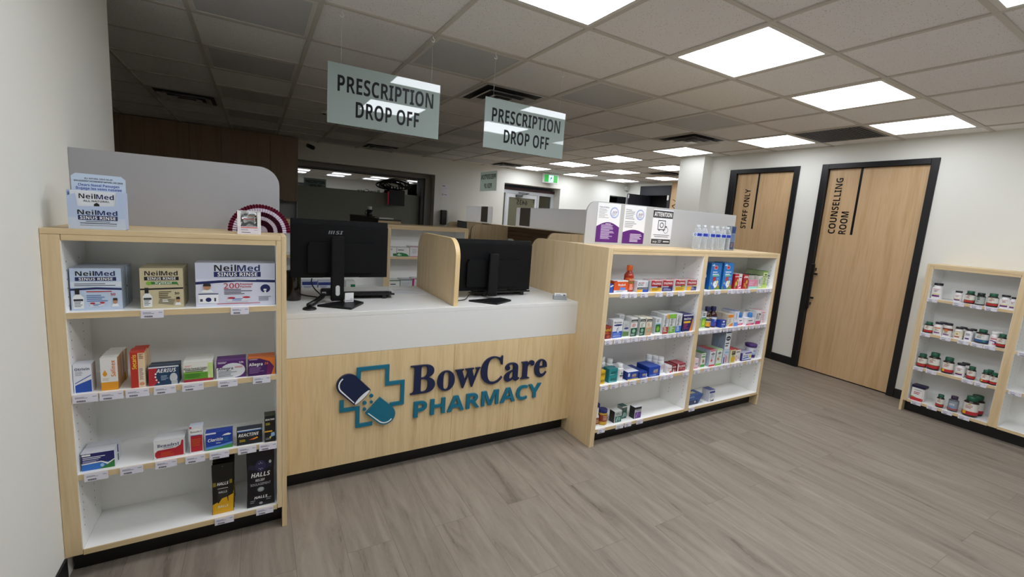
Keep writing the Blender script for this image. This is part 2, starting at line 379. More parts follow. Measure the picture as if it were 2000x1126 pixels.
# ------------------------------------------------------------------ doors in the right wall
def shop_door(n, ya, yb, la, lb, lines, hinge_handle, bar, label):
    d = MB()      # frame
    for y0, y1, z0, z1 in ((ya, la, 0, 2.30), (lb, yb, 0, 2.30), (la, lb, 2.247, 2.30)): d.box(XR-.014, XR+.15, y0, y1, z0, z1, JAMB, .003)
    fr = d.build('door_%d' % n, kind='structure')
    MB().box(XR+.022, XR+.062, la+.003, lb-.003, .012, 2.244, DOORW, .002).build('door_leaf', fr)
    MB().box(XR+.0205, XR+.0215, bar[0]-.011, bar[0]+.011, bar[1], 2.243, BLK).build('leaf_stripe', fr)
    for (s, y, z, cap, ln) in lines:      # reads upwards
        mb = MB(); vs, fs, wd = outline(s, 'b', 3, 0)
        sx = ln/wd
        mb.add([(XR+.0206, y+bb*cap, z+a*sx) for a, bb, _ in vs], fs, BLK); mb.build('lettering', fr)
    if hinge_handle:
        y = lb-.022
        h = MB(); h.box(XR-.05, XR-.03, y-.018, y+.018, .70, 1.21, BLK, .004); h.box(XR-.03, XR+.022, y-.012, y+.012, .745, .775, BLK); h.box(XR-.03, XR+.022, y-.012, y+.012, 1.135, 1.165, BLK)
        h.lathe([(.016, 0), (.016, .02)], BLK, XR-.03, y-.035, 1.09, 12); h.lathe([(.016, 0), (.016, .02)], BLK, XR-.03, y-.035, .82, 12)
        h.build('pull_handle', fr)
    return fr
shop_door(1, 1.673, 2.654, 1.733, 2.588, [('COUNSELLING', 2.441, 1.555, .066, .595), ('ROOM', 2.337, 1.555, .068, .24)], True, (2.283, 1.553), '')
shop_door(2, 2.887, 3.757, 2.95, 3.665, [('STAFF ONLY', 3.462, 1.553, .07, .50)], False, (3.375, 1.553), '')
MB().box(XR+.13, XR+.14, 1.7, 3.75, 0, 2.3, mat('#2a2a2a', .8)).build('wall_behind_doors', kind='structure')

# ------------------------------------------------------------------ glazed entrance in the back wall
AL = mat('#c8ccd2', .35, .3)
d = MB(); yy = YB+.24
d.box(4.53, 5.975, yy, yy+.06, 2.005, 2.075, AL); d.box(4.53, 4.56, yy, yy+.06, 0, 2.005, AL); d.box(4.70, 4.745, yy, yy+.06, 0, 2.005, AL); d.box(5.53, 5.58, yy, yy+.06, 0, 2.005, AL); d.box(5.90, 5.975, yy, yy+.06, 0, 2.005, AL)
ent = d.build('door_3', kind='structure')
d = MB(); d.box(4.53, 5.975, yy-.02, yy+.05, 2.075, 2.13, mat('#3c1820', .5)); d.build('door_header', ent)
d = MB()
for x0, x1, z0, z1 in ((4.75, 4.80, .02, 2.0), (5.47, 5.525, .02, 2.0), (4.80, 5.47, 1.92, 2.0), (4.80, 5.47, .02, .25)): d.box(x0, x1, yy+.01, yy+.05, z0, z1, mat('#d7dade', .35, .2))
d.build('door_leaf', ent)
gl = mat('#3a3b30', .12, 0, .6)
MB().box(4.80, 5.47, yy+.028, yy+.034, .25, 1.92, mat('#6a6a57', .2)).build('door_glass', ent)
MB().box(4.56, 4.70, yy+.03, yy+.036, 0, 2.0, mat('#77775f', .2)).build('side_glass', ent); MB().box(5.58, 5.90, yy+.03, yy+.036, 0, 2.0, gl).build('side_glass', ent)
d = MB(); vs, fs, wd = outline('6435', 'n', 3, .02); d.add([(5.285-a*.275/wd, yy+.026, 1.775+bb*.1) for a, bb, _ in vs], fs, BLK)
vs, fs, wd = outline('F', 'n', 2, .02); d.add([(5.47-a*.06, yy+.026, 1.80+bb*.1) for a, bb, _ in vs], fs, BLK); d.build('lettering', ent)
d = MB(); d.box(4.96, 5.12, yy-.045, yy+.01, 1.935, 1.985, mat('#55585c', .4, .5), .006); d.tube([(5.1, yy-.03, 1.985), (5.25, yy-.09, 2.02), (5.02, yy-.02, 2.03)], .008, mat('#55585c', .4, .5)); d.build('door_closer', ent)

# ------------------------------------------------------------------ ceiling lights
def ceiling_light(k, j, lit, label):
    t = thing('ceiling_light', label, 'ceiling light', (gx(k)+PT/2, gy(j)+PT/2, H), 0, 'lit ceiling panels' if lit else 'unlit ceiling panels')
    r = .286
    f = MB(); fr = mat('#d8d6d0', .5)
    for x0, x1, y0, y1 in ((-.292, .292, -.292, -.268), (-.292, .292, .268, .292), (-.292, -.268, -.268, .268), (.268, .292, -.268, .268)): f.box(x0, x1, y0, y1, -.002, .006, fr)
    f.build('frame', t)
    if lit: dm = mat('#f4f8ff', .5, 0, .2, panel_strength(k, j))
    else: dm = mat('#c2c3c5', .55, 0, .3)
    MB().box(-.268, .268, -.268, .268, .001, .005, dm).build('diffuser', t)
    return t
ORD = {-3: 'row behind the camera', -1: 'row over the counter front', 1: 'second row', 3: 'third row', 5: 'fourth row', 7: 'fifth row', 9: 'row along the back wall'}
LIT = [(-1, -3), (-1, -1), (1, -3), (3, -3), (5, -3), (7, -3), (1, -1), (3, -1), (5, -1), (7, -1), (7, 1), (7, 3), (7, 5), (9, 5), (7, 7), (9, 7), (11, 7), (7, 9), (9, 9), (11, 9)]  # the panels nearest the side wall are unseen, added to brighten that wall
LITW = {(-1, -1): 'unseen lit square ceiling panel added over the narrow shelf by the white side wall', (1, -1): 'lit square ceiling panel above and in front of the two hanging signs', (3, -1): 'large lit square ceiling panel in front of the two-bay shelf unit', (5, -1): 'lit square ceiling panel out in the aisle towards the two oak doors', (7, -1): 'lit square ceiling panel next to the dark air grille, nearer the oak-door wall',
 (7, 1): 'lit square ceiling panel beyond the dark air grille', (7, 3): 'lit square ceiling panel just in front of the white column', (7, 5): 'lit square ceiling panel level with the back of the white column', (9, 5): 'lit square ceiling panel partly hidden by the white column', (7, 7): 'lit square ceiling panel two rows short of the green exit sign',
 (9, 7): 'lit square ceiling panel in the middle of the far group of nine', (11, 7): 'lit square ceiling panel beside the far ceiling vent by the column', (7, 9): 'lit square ceiling panel right above the green exit sign', (9, 9): 'lit square ceiling panel on the back wall beyond the exit sign', (11, 9): 'lit square ceiling panel farthest off, above the navy doorway'}
for k, j in LIT: ceiling_light(k, j, True, LITW.get((k, j), 'lit square ceiling panel behind the viewer, number %d along its row' % (k+2)))
OFFW = {-1: 'nearest the long white side wall', 1: 'above the two monitors', 3: 'between the counter and the pick-up desk', 5: 'over the aisle side of the dispensary'}
for j in (1, 3, 5, 7, 9):
    for k in (-1, 1, 3, 5): ceiling_light(k, j, False, 'unlit grey ceiling panel, %s, %s' % (ORD[j], OFFW[k]))
# dark return-air grille
t = thing('air_grille', 'dark grey square return air grille between two lit ceiling panels', 'air grille', (gx(7)+PT/2, gy(0)+PT/2, H))
f = MB()
for x0, x1, y0, y1 in ((-.292, .292, -.292, -.272), (-.292, .292, .272, .292), (-.292, -.272, -.272, .272), (.272, .292, -.272, .272)): f.box(x0, x1, y0, y1, -.003, .006, mat('#6a6a6c', .5))
f.build('frame', t)
f = MB()
for i in range(18): f.box(-.272, .272, -.272+i*.0302, -.272+i*.0302+.016, -.001, .004, mat('#4d4d52', .6))
f.build('louvre', t)
MB().box(-.272, .272, -.272, .272, .0045, .006, mat('#1a1a1d', .9)).build('backing', t)
# four-way diffusers
def ceiling_vent(k, j, label):
    t = thing('ceiling_vent', label, 'ceiling vent', (gx(k)+PT/2, gy(j)+PT/2, H), 0, 'square ceiling air diffusers')
    dk = mat('#333336', .6); mt = mat('#d2d0cc', .35, .2)
    MB().box(-.29, .29, -.29, .29, .003, .0055, dk).build('throat', t)
    for i, (r0, r1, z0, z1) in enumerate(((.292, .255, -.003, .002), (.225, .165, -.026, .0), (.145, .08, -.032, -.008))):
        mb = MB(); a = [(r0, r0), (-r0, r0), (-r0, -r0), (r0, -r0)]; c = [(r1, r1), (-r1, r1), (-r1, -r1), (r1, -r1)]
        vs = [(x, y, z0) for x, y in a]+[(x, y, z1) for x, y in c]+[(x, y, z0-.002) for x, y in a]+[(x, y, z1-.002) for x, y in c]
        fs = []
        for q in range(4):
            p = (q+1) % 4; fs += [(q, p, 4+p, 4+q), (8+q, 12+q, 12+p, 8+p), (q, 8+q, 8+p, p), (4+q, 4+p, 12+p, 12+q)]
        mb.add(vs, fs, mt); mb.build('cone_ring', t)
    MB().box(-.06, .06, -.06, .06, -.034, -.03, mt, .001).build('centre_plate', t)
ceiling_vent(2, 2, 'square metal ceiling vent right behind the two hanging signs')
ceiling_vent(6, 2, 'square metal ceiling vent just short of the panel by the column')
ceiling_vent(2, 9, 'square ceiling vent in the dark above the back window')
ceiling_vent(6, 9, 'square ceiling vent by the back wall near the exit sign')
ceiling_vent(10, 6, 'square ceiling vent partly hidden behind the white column')
ceiling_vent(-2, 6, 'square dark ceiling vent in front of the walnut wall cabinets')
t = thing('smoke_detector', 'small round white detector on the dim ceiling behind the first hanging sign', 'detector', (.66, 5.42, H-.03))
MB().lathe([(.045, 0), (.055, .012), (.05, .03)], mat('#d9d7d2', .5)).build('housing', t)
MB().lathe([(.014, -.008), (.02, 0)], mat('#3a3a3a', .5)).build('sensor', t)

# ================================================================== shelving
ZS = [1.045, .738, .426, .119]      # tops of the shelves
YS = 2.092
def holes(mb, axis, x, ys, z0, z1, m):
    z = z0
    while z < z1:
        for y in ys:
            c = [(math.cos(2*PI*i/7)*.0028, math.sin(2*PI*i/7)*.0028) for i in range(7)]
            mb.add([((x, y+a, z+b) if axis == 'x' else (y+a, x, z+b)) for a, b in c], [tuple(range(7))], m)
        z += .032
HOLE = mat('#3c3c3c', .8)
LIN = mat('#f4f4f2', .4)
def shelf_unit(name, label, bays, x_out, depth, top, loc=(0, 0, 0), rz=0, tall_left=0, tall_right=0, group=None):
    """bays: [(x0, x1)] clear openings; x_out: outer faces; front at local y = 0, going back to +depth"""
    t = thing(name, label, 'display shelf', loc, rz, group)
    xa, xb = x_out; D = depth; zb = .1
    # outer side panels
    for side, (x0, x1) in enumerate(((xa, bays[0][0]), (bays[-1][1], xb))):
        mb = MB(); flo = (tall_left, tall_right)[side]
        if flo:
            xo = (xa, xa+.019) if side == 0 else (xb-.019, xb)
            mb.box(xo[0], xo[1], 0, D, 0, top, OAK, .001)
            xi = (xo[1]+.0006, x1) if side == 0 else (x0, xo[0]-.0006)
            mb.box(xi[0], xi[1], 0, D, zb, top-.02, OAK, .001)
        else: mb.box(x0, x1, 0, D, zb if side == 0 and not tall_left else zb, top-.02, OAK, .001)
        xin = x1 if side == 0 else x0; s = 1 if side == 0 else -1
        mb.box(xin, xin+s*.0015, .0015, .25, .12, top-.04, LIN)
        holes(mb, 'x', xin+s*.002, (.035, .165), .2, top-.1, HOLE)
        mb.build('side_panel', t)
    for i in range(len(bays)-1):
        mb = MB(); x0, x1 = bays[i][1], bays[i+1][0]
        mb.box(x0, x1, 0, .25, zb, top-.02, OAK, .001)
        for xin, s in ((x0, -1), (x1, 1)):
            mb.box(xin, xin+s*.0015, .0015, .25, .12, top-.04, LIN); holes(mb, 'x', xin+s*.002, (.035, .165), .2, top-.1, HOLE)
        mb.build('divider', t)
    MB().box(xa+(.0196 if tall_left else 0), xb-(.0196 if tall_right else 0), 0, D, top-.019, top, OAKX, .001).build('top_board', t)
    mb = MB()
    for x0, x1 in bays: mb.box(x0+.0016, x1-.0016, .001, .019, top-.04, top-.0195, OAKX, .0005); mb.box(x0+.0016, x1-.0016, .019, .25, top-.04, top-.0195, LIN)
    mb.build('top_rail', t)
    for x0, x1 in bays:
        for k, z in enumerate(ZS):
            e = MB(); s = MB()
            s.box(x0+.0016, x1-.0016, .004, .25, z-.022, z, LIN)
            so = s.build('shelf', t)
            e.box(x0+.0016, x1-.0016, .0, .004, z-.022, z-.0004, OAKX); e.build('edge_band', so)
        MB().box(x0, x1, .25, .256, zb, top-.02, mat('#efefec', .5)).build('back_panel', t)
    MB().box(xa+(.02 if tall_left else .006), xb-(.02 if tall_right else .006), .065, .08, 0, zb-.003, BLK).build('kick_plate', t)
    mb = MB(); mb.box(xa+.003, xb-.003, .257, D, zb, top-.0195, OAK); mb.build('carcass', t)
    return t
shelf_unit('display_shelf', 'narrow one-bay oak display shelf standing against the white side wall', [(-.586, .073)], (XL+.001, .111), .36, 1.342, (0, YS, 0), 0, 0, 1)
shelf_unit('display_shelf', 'wide two-bay oak display shelf on the aisle side of the counter', [(1.956, 2.851), (2.895, 3.793)], (1.937, 3.833), .46, 1.342, (0, YS, 0), 0, 1, 1)
shelf_unit('display_shelf', 'oak wall shelf of vitamin bottles beside the counselling room door', [(.043, .558), (.612, 1.6)], (0, 1.64), XR-5.08, 1.342, (5.08, 1.514, 0), -PI/2, 1, 1)

# tall oak end panel with a rounded rear corner
def round_panel(d0, d1, z0, z1, r_lo, r_hi, n=10):
    """outline in (depth, z): square unless a radius is given at the top of the d0 / d1 side"""
    out = [(d0, z0), (d1, z0)]
    if r_hi: out += [(d1-r_hi+r_hi*math.cos(PI/2*i/n), z1-r_hi+r_hi*math.sin(PI/2*i/n)) for i in range(n+1)]
    else: out.append((d1, z1))
    if r_lo: out += [(d0+r_lo-r_lo*math.sin(PI/2*i/n), z1-r_lo+r_lo*math.cos(PI/2*i/n)) for i in range(n+1)]
    else: out.append((d0, z1))
    return out
mb = MB(); mb.prism(round_panel(YS, 3.0, 0, 1.342, 0, .12), 1.9175, 1.9365, OAK, 'x')
tag(mb.build('end_panel'), 'tall oak end panel with rounded rear corner between counter and two-bay shelf', 'panel')
mb = MB(); mb.prism(round_panel(2.372, 3.07, .9465, 1.34, .11, .13), 1.005, 1.033, OAK, 'x'); mb.prism(round_panel(2.3705, 3.0715, .9462, 1.3415, .11, .13), 1.0051, 1.0329, mat('#dcc08e', .5), 'x')
tag(mb.build('desk_divider'), 'rounded oak divider standing on the white counter between the two monitors', 'divider')

# privacy screens on the shelf tops
SCR = mat('#b3b3b3', .35, 0, .4); SCL = plaster('grey_screen', '#a3a3a6', 25, .02)
def screen(out, y0, y1, m, label, axis='y'):
    mb = MB(); mb.prism(out, y0, y1, m, axis); return tag(mb.build('privacy_screen'), label, 'screen')
screen(round_panel(XL+.001, .099, 1.3425, 1.64, 0, .085), 2.42, 2.432, SCL, 'grey privacy screen with one rounded corner behind the narrow shelf top')
screen(round_panel(1.998, 3.685, 1.3425, 1.642, .085, 0), 2.44, 2.452, SCR, 'pale privacy screen carrying three notices on the two-bay shelf top')

# ------------------------------------------------------------------ counter
c = thing('service_counter', 'white topped service counter with oak front and teal pharmacy lettering', 'counter', (0, 0, 0))
mb = MB(); mb.box(.1115, 1.917, 2.343, 3.085, .922, .946, WHITE, .0015); mb.build('worktop', c)
mb = MB(); mb.box(.1115, 1.917, 2.3432, 2.362, .722, .9215, WHITE, .001); mb.build('apron', c)
mb = MB()
for x0, x1 in ((.1115, 1.0165), (1.0175, 1.46), (1.461, 1.917)): mb.box(x0, x1, 2.343, 2.362, .1, .7205, OAKP, .0006)
mb.build('front_panel', c)
MB().box(.1115, 1.917, 2.41, 2.425, 0, .099, BLK).build('kick_plate', c)
MB().box(.1115, 1.917, 2.43, 3.08, .1, .92, LIN).build('carcass', c)
MB().box(.0930, .1110, 2.46, 3.085, 0, .946, OAK).build('return_panel', c)

# logo on the counter front
TEAL = mat('#0c6b85', .4); NAV = mat('#0d1c44', .4)
lg = thing('logo_sign', 'raised navy and teal pharmacy logo on the oak counter front', 'sign', (0, 2.3425, 0))
def solid_text(s, style, x0, x1, z0, cap, m, name, dep=.012, off=.0, parent=None):
    mb = MB(); vs, fs, w = outline(s, style, 5, off, .5)
    sx = (x1-x0)/w
    zs = [v[2] for v in vs]; za, zb = min(zs), max(zs)
    mb.add([(x0+a*sx, -dep*(t-za)/(zb-za), z0+b*cap) for a, b, t in vs], fs, m); return mb.build(name, parent)
solid_text('BowCare', 's', .752, 1.690, .447, .174, NAV, 'wordmark_lettering', .012, 0, lg)
solid_text('PHARMACY', 'b', .778, 1.656, .304, .096, TEAL, 'pharmacy_lettering', .012, 0, lg)
mb = MB()
cw = .020
pts = [(.468, .575), (.468, .632), (.620, .632), (.620, .532), (.708, .532), (.708, .408), (.640, .408)]
def ribbon(mb, pts, w, m, d=.010):
    """a mitred stroke of width w along a polyline, standing d proud"""
    n = len(pts); L1 = []; L2 = []
    for i, (x, z) in enumerate(pts):
        ds = []
        if i: ds.append((x-pts[i-1][0], z-pts[i-1][1]))
        if i < n-1: ds.append((pts[i+1][0]-x, pts[i+1][1]-z))
        ns = []
        for dx, dz in ds:
            q = math.hypot(dx, dz); ns.append((-dz/q, dx/q))
        if len(ns) == 1: o = ns[0]
        else:
            sx_, sz_ = ns[0][0]+ns[1][0], ns[0][1]+ns[1][1]; k = 2/(sx_*sx_+sz_*sz_); o = (sx_*k, sz_*k)
        L1.append((x+o[0]*w/2, z+o[1]*w/2)); L2.append((x-o[0]*w/2, z-o[1]*w/2))
    vs = []
    for t_ in (-d, 0): vs += [(x, t_, z) for x, z in L1]+[(x, t_, z) for x, z in L2]
    fs = []
    for i in range(n-1):
        fs += [(i, i+1, n+i+1, n+i), (2*n+i, 3*n+i, 3*n+i+1, 2*n+i+1), (i, 2*n+i, 2*n+i+1, i+1), (n+i, n+i+1, 3*n+i+1, 3*n+i)]
    fs += [(0, n, 3*n, 2*n), (n-1, 3*n-1, 4*n-1, 2*n-1)]
    mb.add(vs, fs, m)
ribbon(mb, pts, cw, TEAL); mb.build('cross_outline', lg); mb = MB(); ribbon(mb, [(.384, .470), (.384, .414), (.466, .414), (.466, .313), (.545, .313)], cw, TEAL)
mb.build('cross_outline', lg)
def capsule(cx, cz, ang, w, ln, m, name, flat):
    """half a capsule: dome of width w, length ln along ANG, dome at the far end"""
    u = (math.cos(ang), math.sin(ang)); v = (-u[1], u[0]); h = w/2; out = []
    L_ = ln-h
    for i in range(13):
        a = -PI/2+PI*i/12; p = (L_+h*math.cos(a), h*math.sin(a)); out.append((cx+u[0]*p[0]+v[0]*p[1], cz+u[1]*p[0]+v[1]*p[1]))
    if flat:
        for i in range(1, 12): a = PI/2-PI*i/12; p = (-.012*math.cos(a) if flat < 0 else .0, h*math.sin(a)); out.append((cx+u[0]*p[0]+v[0]*p[1], cz+u[1]*p[0]+v[1]*p[1]))
    out2 = [(cx+u[0]*0+v[0]*h, cz+v[1]*h), (cx-v[0]*h, cz-v[1]*h)]
    mb = MB(); mb.prism(out+([] if flat else out2), -.016, 0, m)
    return mb, u, v, h, L_
mb, u, v, h, L_ = capsule(.487, .476, math.radians(133), .116, .166, NAV, 'navy_capsule', -1)
wm = mat('#e8ecee', .4)
pp = [(-.009*math.cos(a) if k == 0 else .011*math.cos(a), h*.9*math.sin(a)) for k in (0, 1) for a in [(-PI/2+PI*i/10) if k == 0 else (PI/2-PI*i/10) for i in range(11)]]
mb.add([(.487+u[0]*p[0]+v[0]*p[1], -.0165, .476+u[1]*p[0]+v[1]*p[1]) for p in pp], [tuple(range(22))], wm)
def glint(mb, cx, cz, u, v, h, L_, s0):
    arc = [(L_+h*r*math.cos(a), s0*h*r*math.sin(a)) for r, aa in ((.86, range(0, 7)), (.74, range(6, -1, -1))) for a in [PI/2-.09*PI*i for i in aa]]
    st = [(.01, s0*h*.86)]+arc+[(.01, s0*h*.78)]
    mb.add([(cx+u[0]*p[0]+v[0]*p[1], -.0165, cz+u[1]*p[0]+v[1]*p[1]) for p in st], [tuple(range(len(st)))], wm)
glint(mb, .487, .476, u, v, h, L_, 1); mb.build('navy_capsule', lg)
mb, u, v, h, L_ = capsule(.544, .420, math.radians(-44), .112, .151, TEAL, 'teal_capsule', 0)
glint(mb, .544, .420, u, v, h, L_, -1); mb.build('teal_capsule', lg)
for x, z, r in ((.537, .474, .010), (.502, .438, .010), (.538, .438, .008), (.502, .402, .009)):
    mb = MB(); mb.prism([(x+r*math.cos(2*PI*i/14), z+r*math.sin(2*PI*i/14)) for i in range(14)], -.009, 0, TEAL); mb.build('dot', lg)

# ================================================================== hanging signs
ACR = frosted('frosted_acrylic', '#9faba6', .02, .35, .8)
ACR2 = frosted('frosted_acrylic_backlit', '#dbe6e1', .1, .8)
def hang_sign(x0, x1, z0, z1, y, hooks, label, lines, rz=0, loc=None):
    t = thing('hanging_sign', label, 'hanging sign', loc or (0, y, 0), rz, None)
    MB().box(x0, x1, -.0025, .0025, z0, z1, ACR2 if loc else ACR, .0008).build('acrylic_panel', t)
    for s, xc, zc, cap, wd in lines:
        mb = MB(); vs, fs, w = outline(s, 'b', 3, 0); sx = wd/w
        for yy_ in (-.0031, .0031): mb.add([(xc+(a-w/2)*sx, yy_, zc+(b-.5)*cap) for a, b, _ in vs], fs, mat('#0e0e11', .4, 0, .12))
        mb.build('lettering', t)
    for hx_ in hooks:
        mb = MB(); mb.tube([(hx_, 0, z1-.012), (hx_, 0, H-.045)], .0005, mat('#d8d8d8', .3, 0, .5), 6)
        mb.build('string', t)
        mb = MB(); r = .009
        pts = [(hx_+r*math.sin(a), 0, H-.036+r*math.cos(a)) for a in [PI*1.5-i*PI/6*1.0 for i in range(0, 9)]][::-1]
        pts = [(hx_+r*math.cos(a), 0, H-.036+r*math.sin(a)) for a in [-2.9+i*.42 for i in range(11)]]+[(hx_, 0, H-.022), (hx_-r*.4, 0, H-.014), (hx_+.004, 0, H-.003)]
        mb.tube(pts, .0022, mat('#efefef', .4), 8); mb.build('ceiling_hook', t)
    return t
hang_sign(.328, .942, 1.913, 2.219, 2.588, (.394, .887), 'hanging acrylic PRESCRIPTION DROP OFF sign over the counter, nearer the side wall', [('PRESCRIPTION', .640, 2.121, .081, .525), ('DROP OFF', .646, 2.001, .081, .350)])
hang_sign(1.238, 1.853, 1.911, 2.216, 2.588, (1.292, 1.803), 'hanging acrylic PRESCRIPTION DROP OFF sign nearer the two-bay shelf', [('PRESCRIPTION', 1.551, 2.118, .081, .525), ('DROP OFF', 1.557, 1.998, .081, .350)])
hang_sign(-.31, .31, 1.898, 2.222, 0, (-.25, .25), 'small far hanging sign seen from behind, reading PRESCRIPTION PICK UP backwards', [('PRESCRIPTION', 0, 2.135, .078, .54), ('PICK UP', 0, 1.985, .078, .28)], PI/2, (3.42, 6.85, 0))

# ================================================================== on the counter
ZC = .946
MON = mat('#0c0d10', .4, 0, .3); MONT = mat('#07080a', .5, 0, .2)
def monitor(label, x0, x1, zb, zt, y, stand_x, base, logo, loop, lean=0):
    """seen from behind: its back faces local -y"""
    cx = (x0+x1)/2
    t = thing('computer_monitor', label, 'monitor', (cx, y, ZC), lean, None)
    w = x1-x0; z0 = zb-ZC; z1 = zt-ZC; sx = stand_x-cx
    mb = MB(); mb.box(-w/2, w/2, .012, .034, z0, z1, MON, .004); mb.build('bezel_rim', t)
    mb = MB()
    o1 = [(-w/2+.002, z0+.002), (-w/2+.16, z0+.002), (-w/2+.165, z0+.012), (w/2-.165, z0+.012), (w/2-.16, z0+.002), (w/2-.002, z0+.002), (w/2-.002, z1-.03), (-w/2+.002, z1-.03)]
    mb.prism(o1, -.002, .0118, MONT)
    o2 = [(-w*.33, z0+.03), (w*.33, z0+.03), (w*.34, z0+.04), (w*.34, z1*.55+z0*.45), (w*.32, z1*.62+z0*.38), (-w*.32, z1*.62+z0*.38), (-w*.34, z1*.55+z0*.45), (-w*.34, z0+.04)]
    mb.prism(o2, -.024, -.0022, MONT)
    mb.build('back_shell', t)
    mb = MB(); mb.box(-w/2+.006, w/2-.006, .0342, .0352, z0+.012, z1-.006, mat('#050506', .12)); mb.build('display_panel', t)
    mb = MB(); mb.box(sx-.034, sx+.034, -.062, -.030, .016, z1-.085, MON, .005)
    if loop:
        mb2 = MB(); mb2.prism([(sx+.011*math.cos(a)*1.0, .075+(.018 if math.sin(a) > 0 else -.018)+.011*math.sin(a)) for a in [2*PI*i/20 for i in range(20)]], -.0635, -.0622, mat('#c9cdca', .4))
        mb2.build('cable_loop', t)
    mb.build('stand_column', t)
    mb = MB(); mb.box(sx-.03, sx+.03, -.03, -.0245, z1-.25, z1-.12, MON, .002); mb.build('stand_mount', t)
    mb = MB(); mb.prism([(sx+base[0][0], base[0][1]), (sx+base[1][0], base[1][1]), (sx+base[2][0], base[2][1]), (sx+base[3][0], base[3][1])], 0.0005, .0115, MON, 'z'); mb.build('stand_base', t)
    if logo:
        mb = MB(); lm = mat('#8f9194', .35, .4); zz = z1-.077; hh = .019
        x = sx-.044
        for i in range(3): mb.add([(x+i*.0115+.005, -.0026, zz+hh), (x+i*.0115+.011, -.0026, zz+hh), (x+i*.0115+.006, -.0026, zz), (x+i*.0115, -.0026, zz)], [(0, 1, 2, 3)], lm)
        vs, fs, wd = outline('SI', 'i', 3); mb.add([(x+.038+a*.030, -.0026, zz+b*hh) for a, b, _ in vs], fs, lm)
        mb.build('maker_logo', t)
    return t
monitor('black computer monitor with grey maker logo, seen from behind beside the narrow shelf', .158, .672, 1.083, 1.404, 2.612, .388, [(-.11, -.115), (.045, -.225), (.135, -.085), (.085, .0)], True, True)
monitor('black computer monitor seen from behind between the oak divider and the end panel', 1.082, 1.672, .99, 1.331, 2.600, 1.352, [(-.20, -.12), (-.065, -.248), (.085, -.16), (.05, -.075)], False, False, math.radians(0))
def keyboard(label, x0, x1, y0, y1, rz):
    t = thing('keyboard', label, 'keyboard', ((x0+x1)/2, (y0+y1)/2, ZC), rz, 'keyboards behind the monitors')
    w = x1-x0; d = y1-y0
    mb = MB(); mb.prism([(-d/2, .022), (-d/2, .034), (d/2, .012), (d/2, .003)], -w/2, w/2, BLK, 'x'); mb.build('keyboard_base', t)
    mb = MB(); km = mat('#1d1d20', .5)
    for i in range(5):
        for k in range(17):
            y = -d/2+.014+i*(d-.02)/5; z = .034-(y+d/2)/d*.022
            mb.box(-w/2+.012+k*(w-.024)/17, -w/2+.012+(k+.86)*(w-.024)/17, y, y+(d-.02)/5*.82, z, z+.007, km)
    mb.build('key', t)
    for s in (-1, 1):
        mb = MB(); mb.box(s*(w/2-.06)-.012, s*(w/2-.06)+.012, -d/2+.004, -d/2+.012, 0, .022, BLK); mb.build('fold_out_foot', t)
keyboard('black keyboard on its fold-out feet beside the monitor with the logo', .40, .735, 2.66, 2.80, math.radians(-3))
keyboard('black keyboard on its fold-out feet behind the monitor between the oak panels', 1.27, 1.70, 2.63, 2.75, math.radians(2))
AMB = mat('#1d1508', .12, 0, .6)
t = thing('amber_jar', 'dark amber glass jar on the counter by the narrow shelf', 'jar', (.178, 2.70, ZC))
MB().lathe([(.036, 0), (.039, .006), (.039, .12), (.036, .14), (.036, .147)], AMB, n=24).build('jar_body', t)
MB().lathe([(.037, .147), (.037, .165)], BLK, n=24).build('lid', t)
mb = MB(); mb.box(-.024, .024, 0, .004, 0, .052, mat('#dfe1e3', .4), .001); mb.box(-.02, .02, -.0006, -.0001, .006, .012, mat('#a8aab0')); mb.box(.004, .02, -.0006, -.0001, .014, .022, mat('#c8cacf')); mb.box(-.0235, .0235, .004, .02, 0, .003, mat('#dfe1e3', .4))
tag(mb.build('card_stand', None, (.447, 2.533, .958), .12), 'small white card propped on the first monitor base', 'card')
mb = MB(); mb.lathe([(.032, 0), (.034, .004), (.03, .008)], BLK, n=20)
tag(mb.build('scanner_puck', None, (.236, 2.44, ZC)), 'small round black puck on the counter edge near the first monitor', 'puck')
t = thing('barcode_scanner', 'black handheld barcode scanner lying beside the first monitor stand', 'scanner', (.31, 2.60, ZC))
mb = MB(); mb.tube([(-.075, -.12, .012), (-.04, -.075, .02), (.0, -.02, .036), (.02, .02, .05)], .014, BLK, 10); mb.build('handle', t)
mb = MB(); mb.box(.0, .06, .0, .05, .035, .075, BLK, .008); mb.box(.004, .024, -.002, .002, .045, .06, mat('#b9bdc2', .2)); mb.build('scanner_head', t)
def cable(label, pts, r, c='#101012'):
    mb = MB(); P = [Vector(p) for p in pts]; out = []
    for i in range(len(P)-1):
        a, b, cc, d = P[max(i-1, 0)], P[i], P[i+1], P[min(i+2, len(P)-1)]
        for k in range(6):
            u = k/6; out.append(.5*((2*b)+(cc-a)*u+(2*a-5*b+4*cc-d)*u*u+(3*b-a-3*cc+d)*u**3))
    out.append(P[-1]); mb.tube(out, r, mat(c, .5), 8); return tag(mb.build('power_cable'), label, 'cable')
cable('black cable hanging from the first monitor down to the counter', [(.262, 2.605, 1.080), (.264, 2.640, 1.05), (.285, 2.672, 1.01), (.315, 2.685, .975), (.32, 2.70, .951), (.30, 2.74, .951), (.25, 2.79, .951), (.22, 2.85, .951)], .0036)
cable('black cable looping from the second monitor across the counter', [(1.23, 2.60, .985), (1.19, 2.57, .965), (1.15, 2.53, .951), (1.09, 2.50, .951), (1.06, 2.47, .951)], .003)
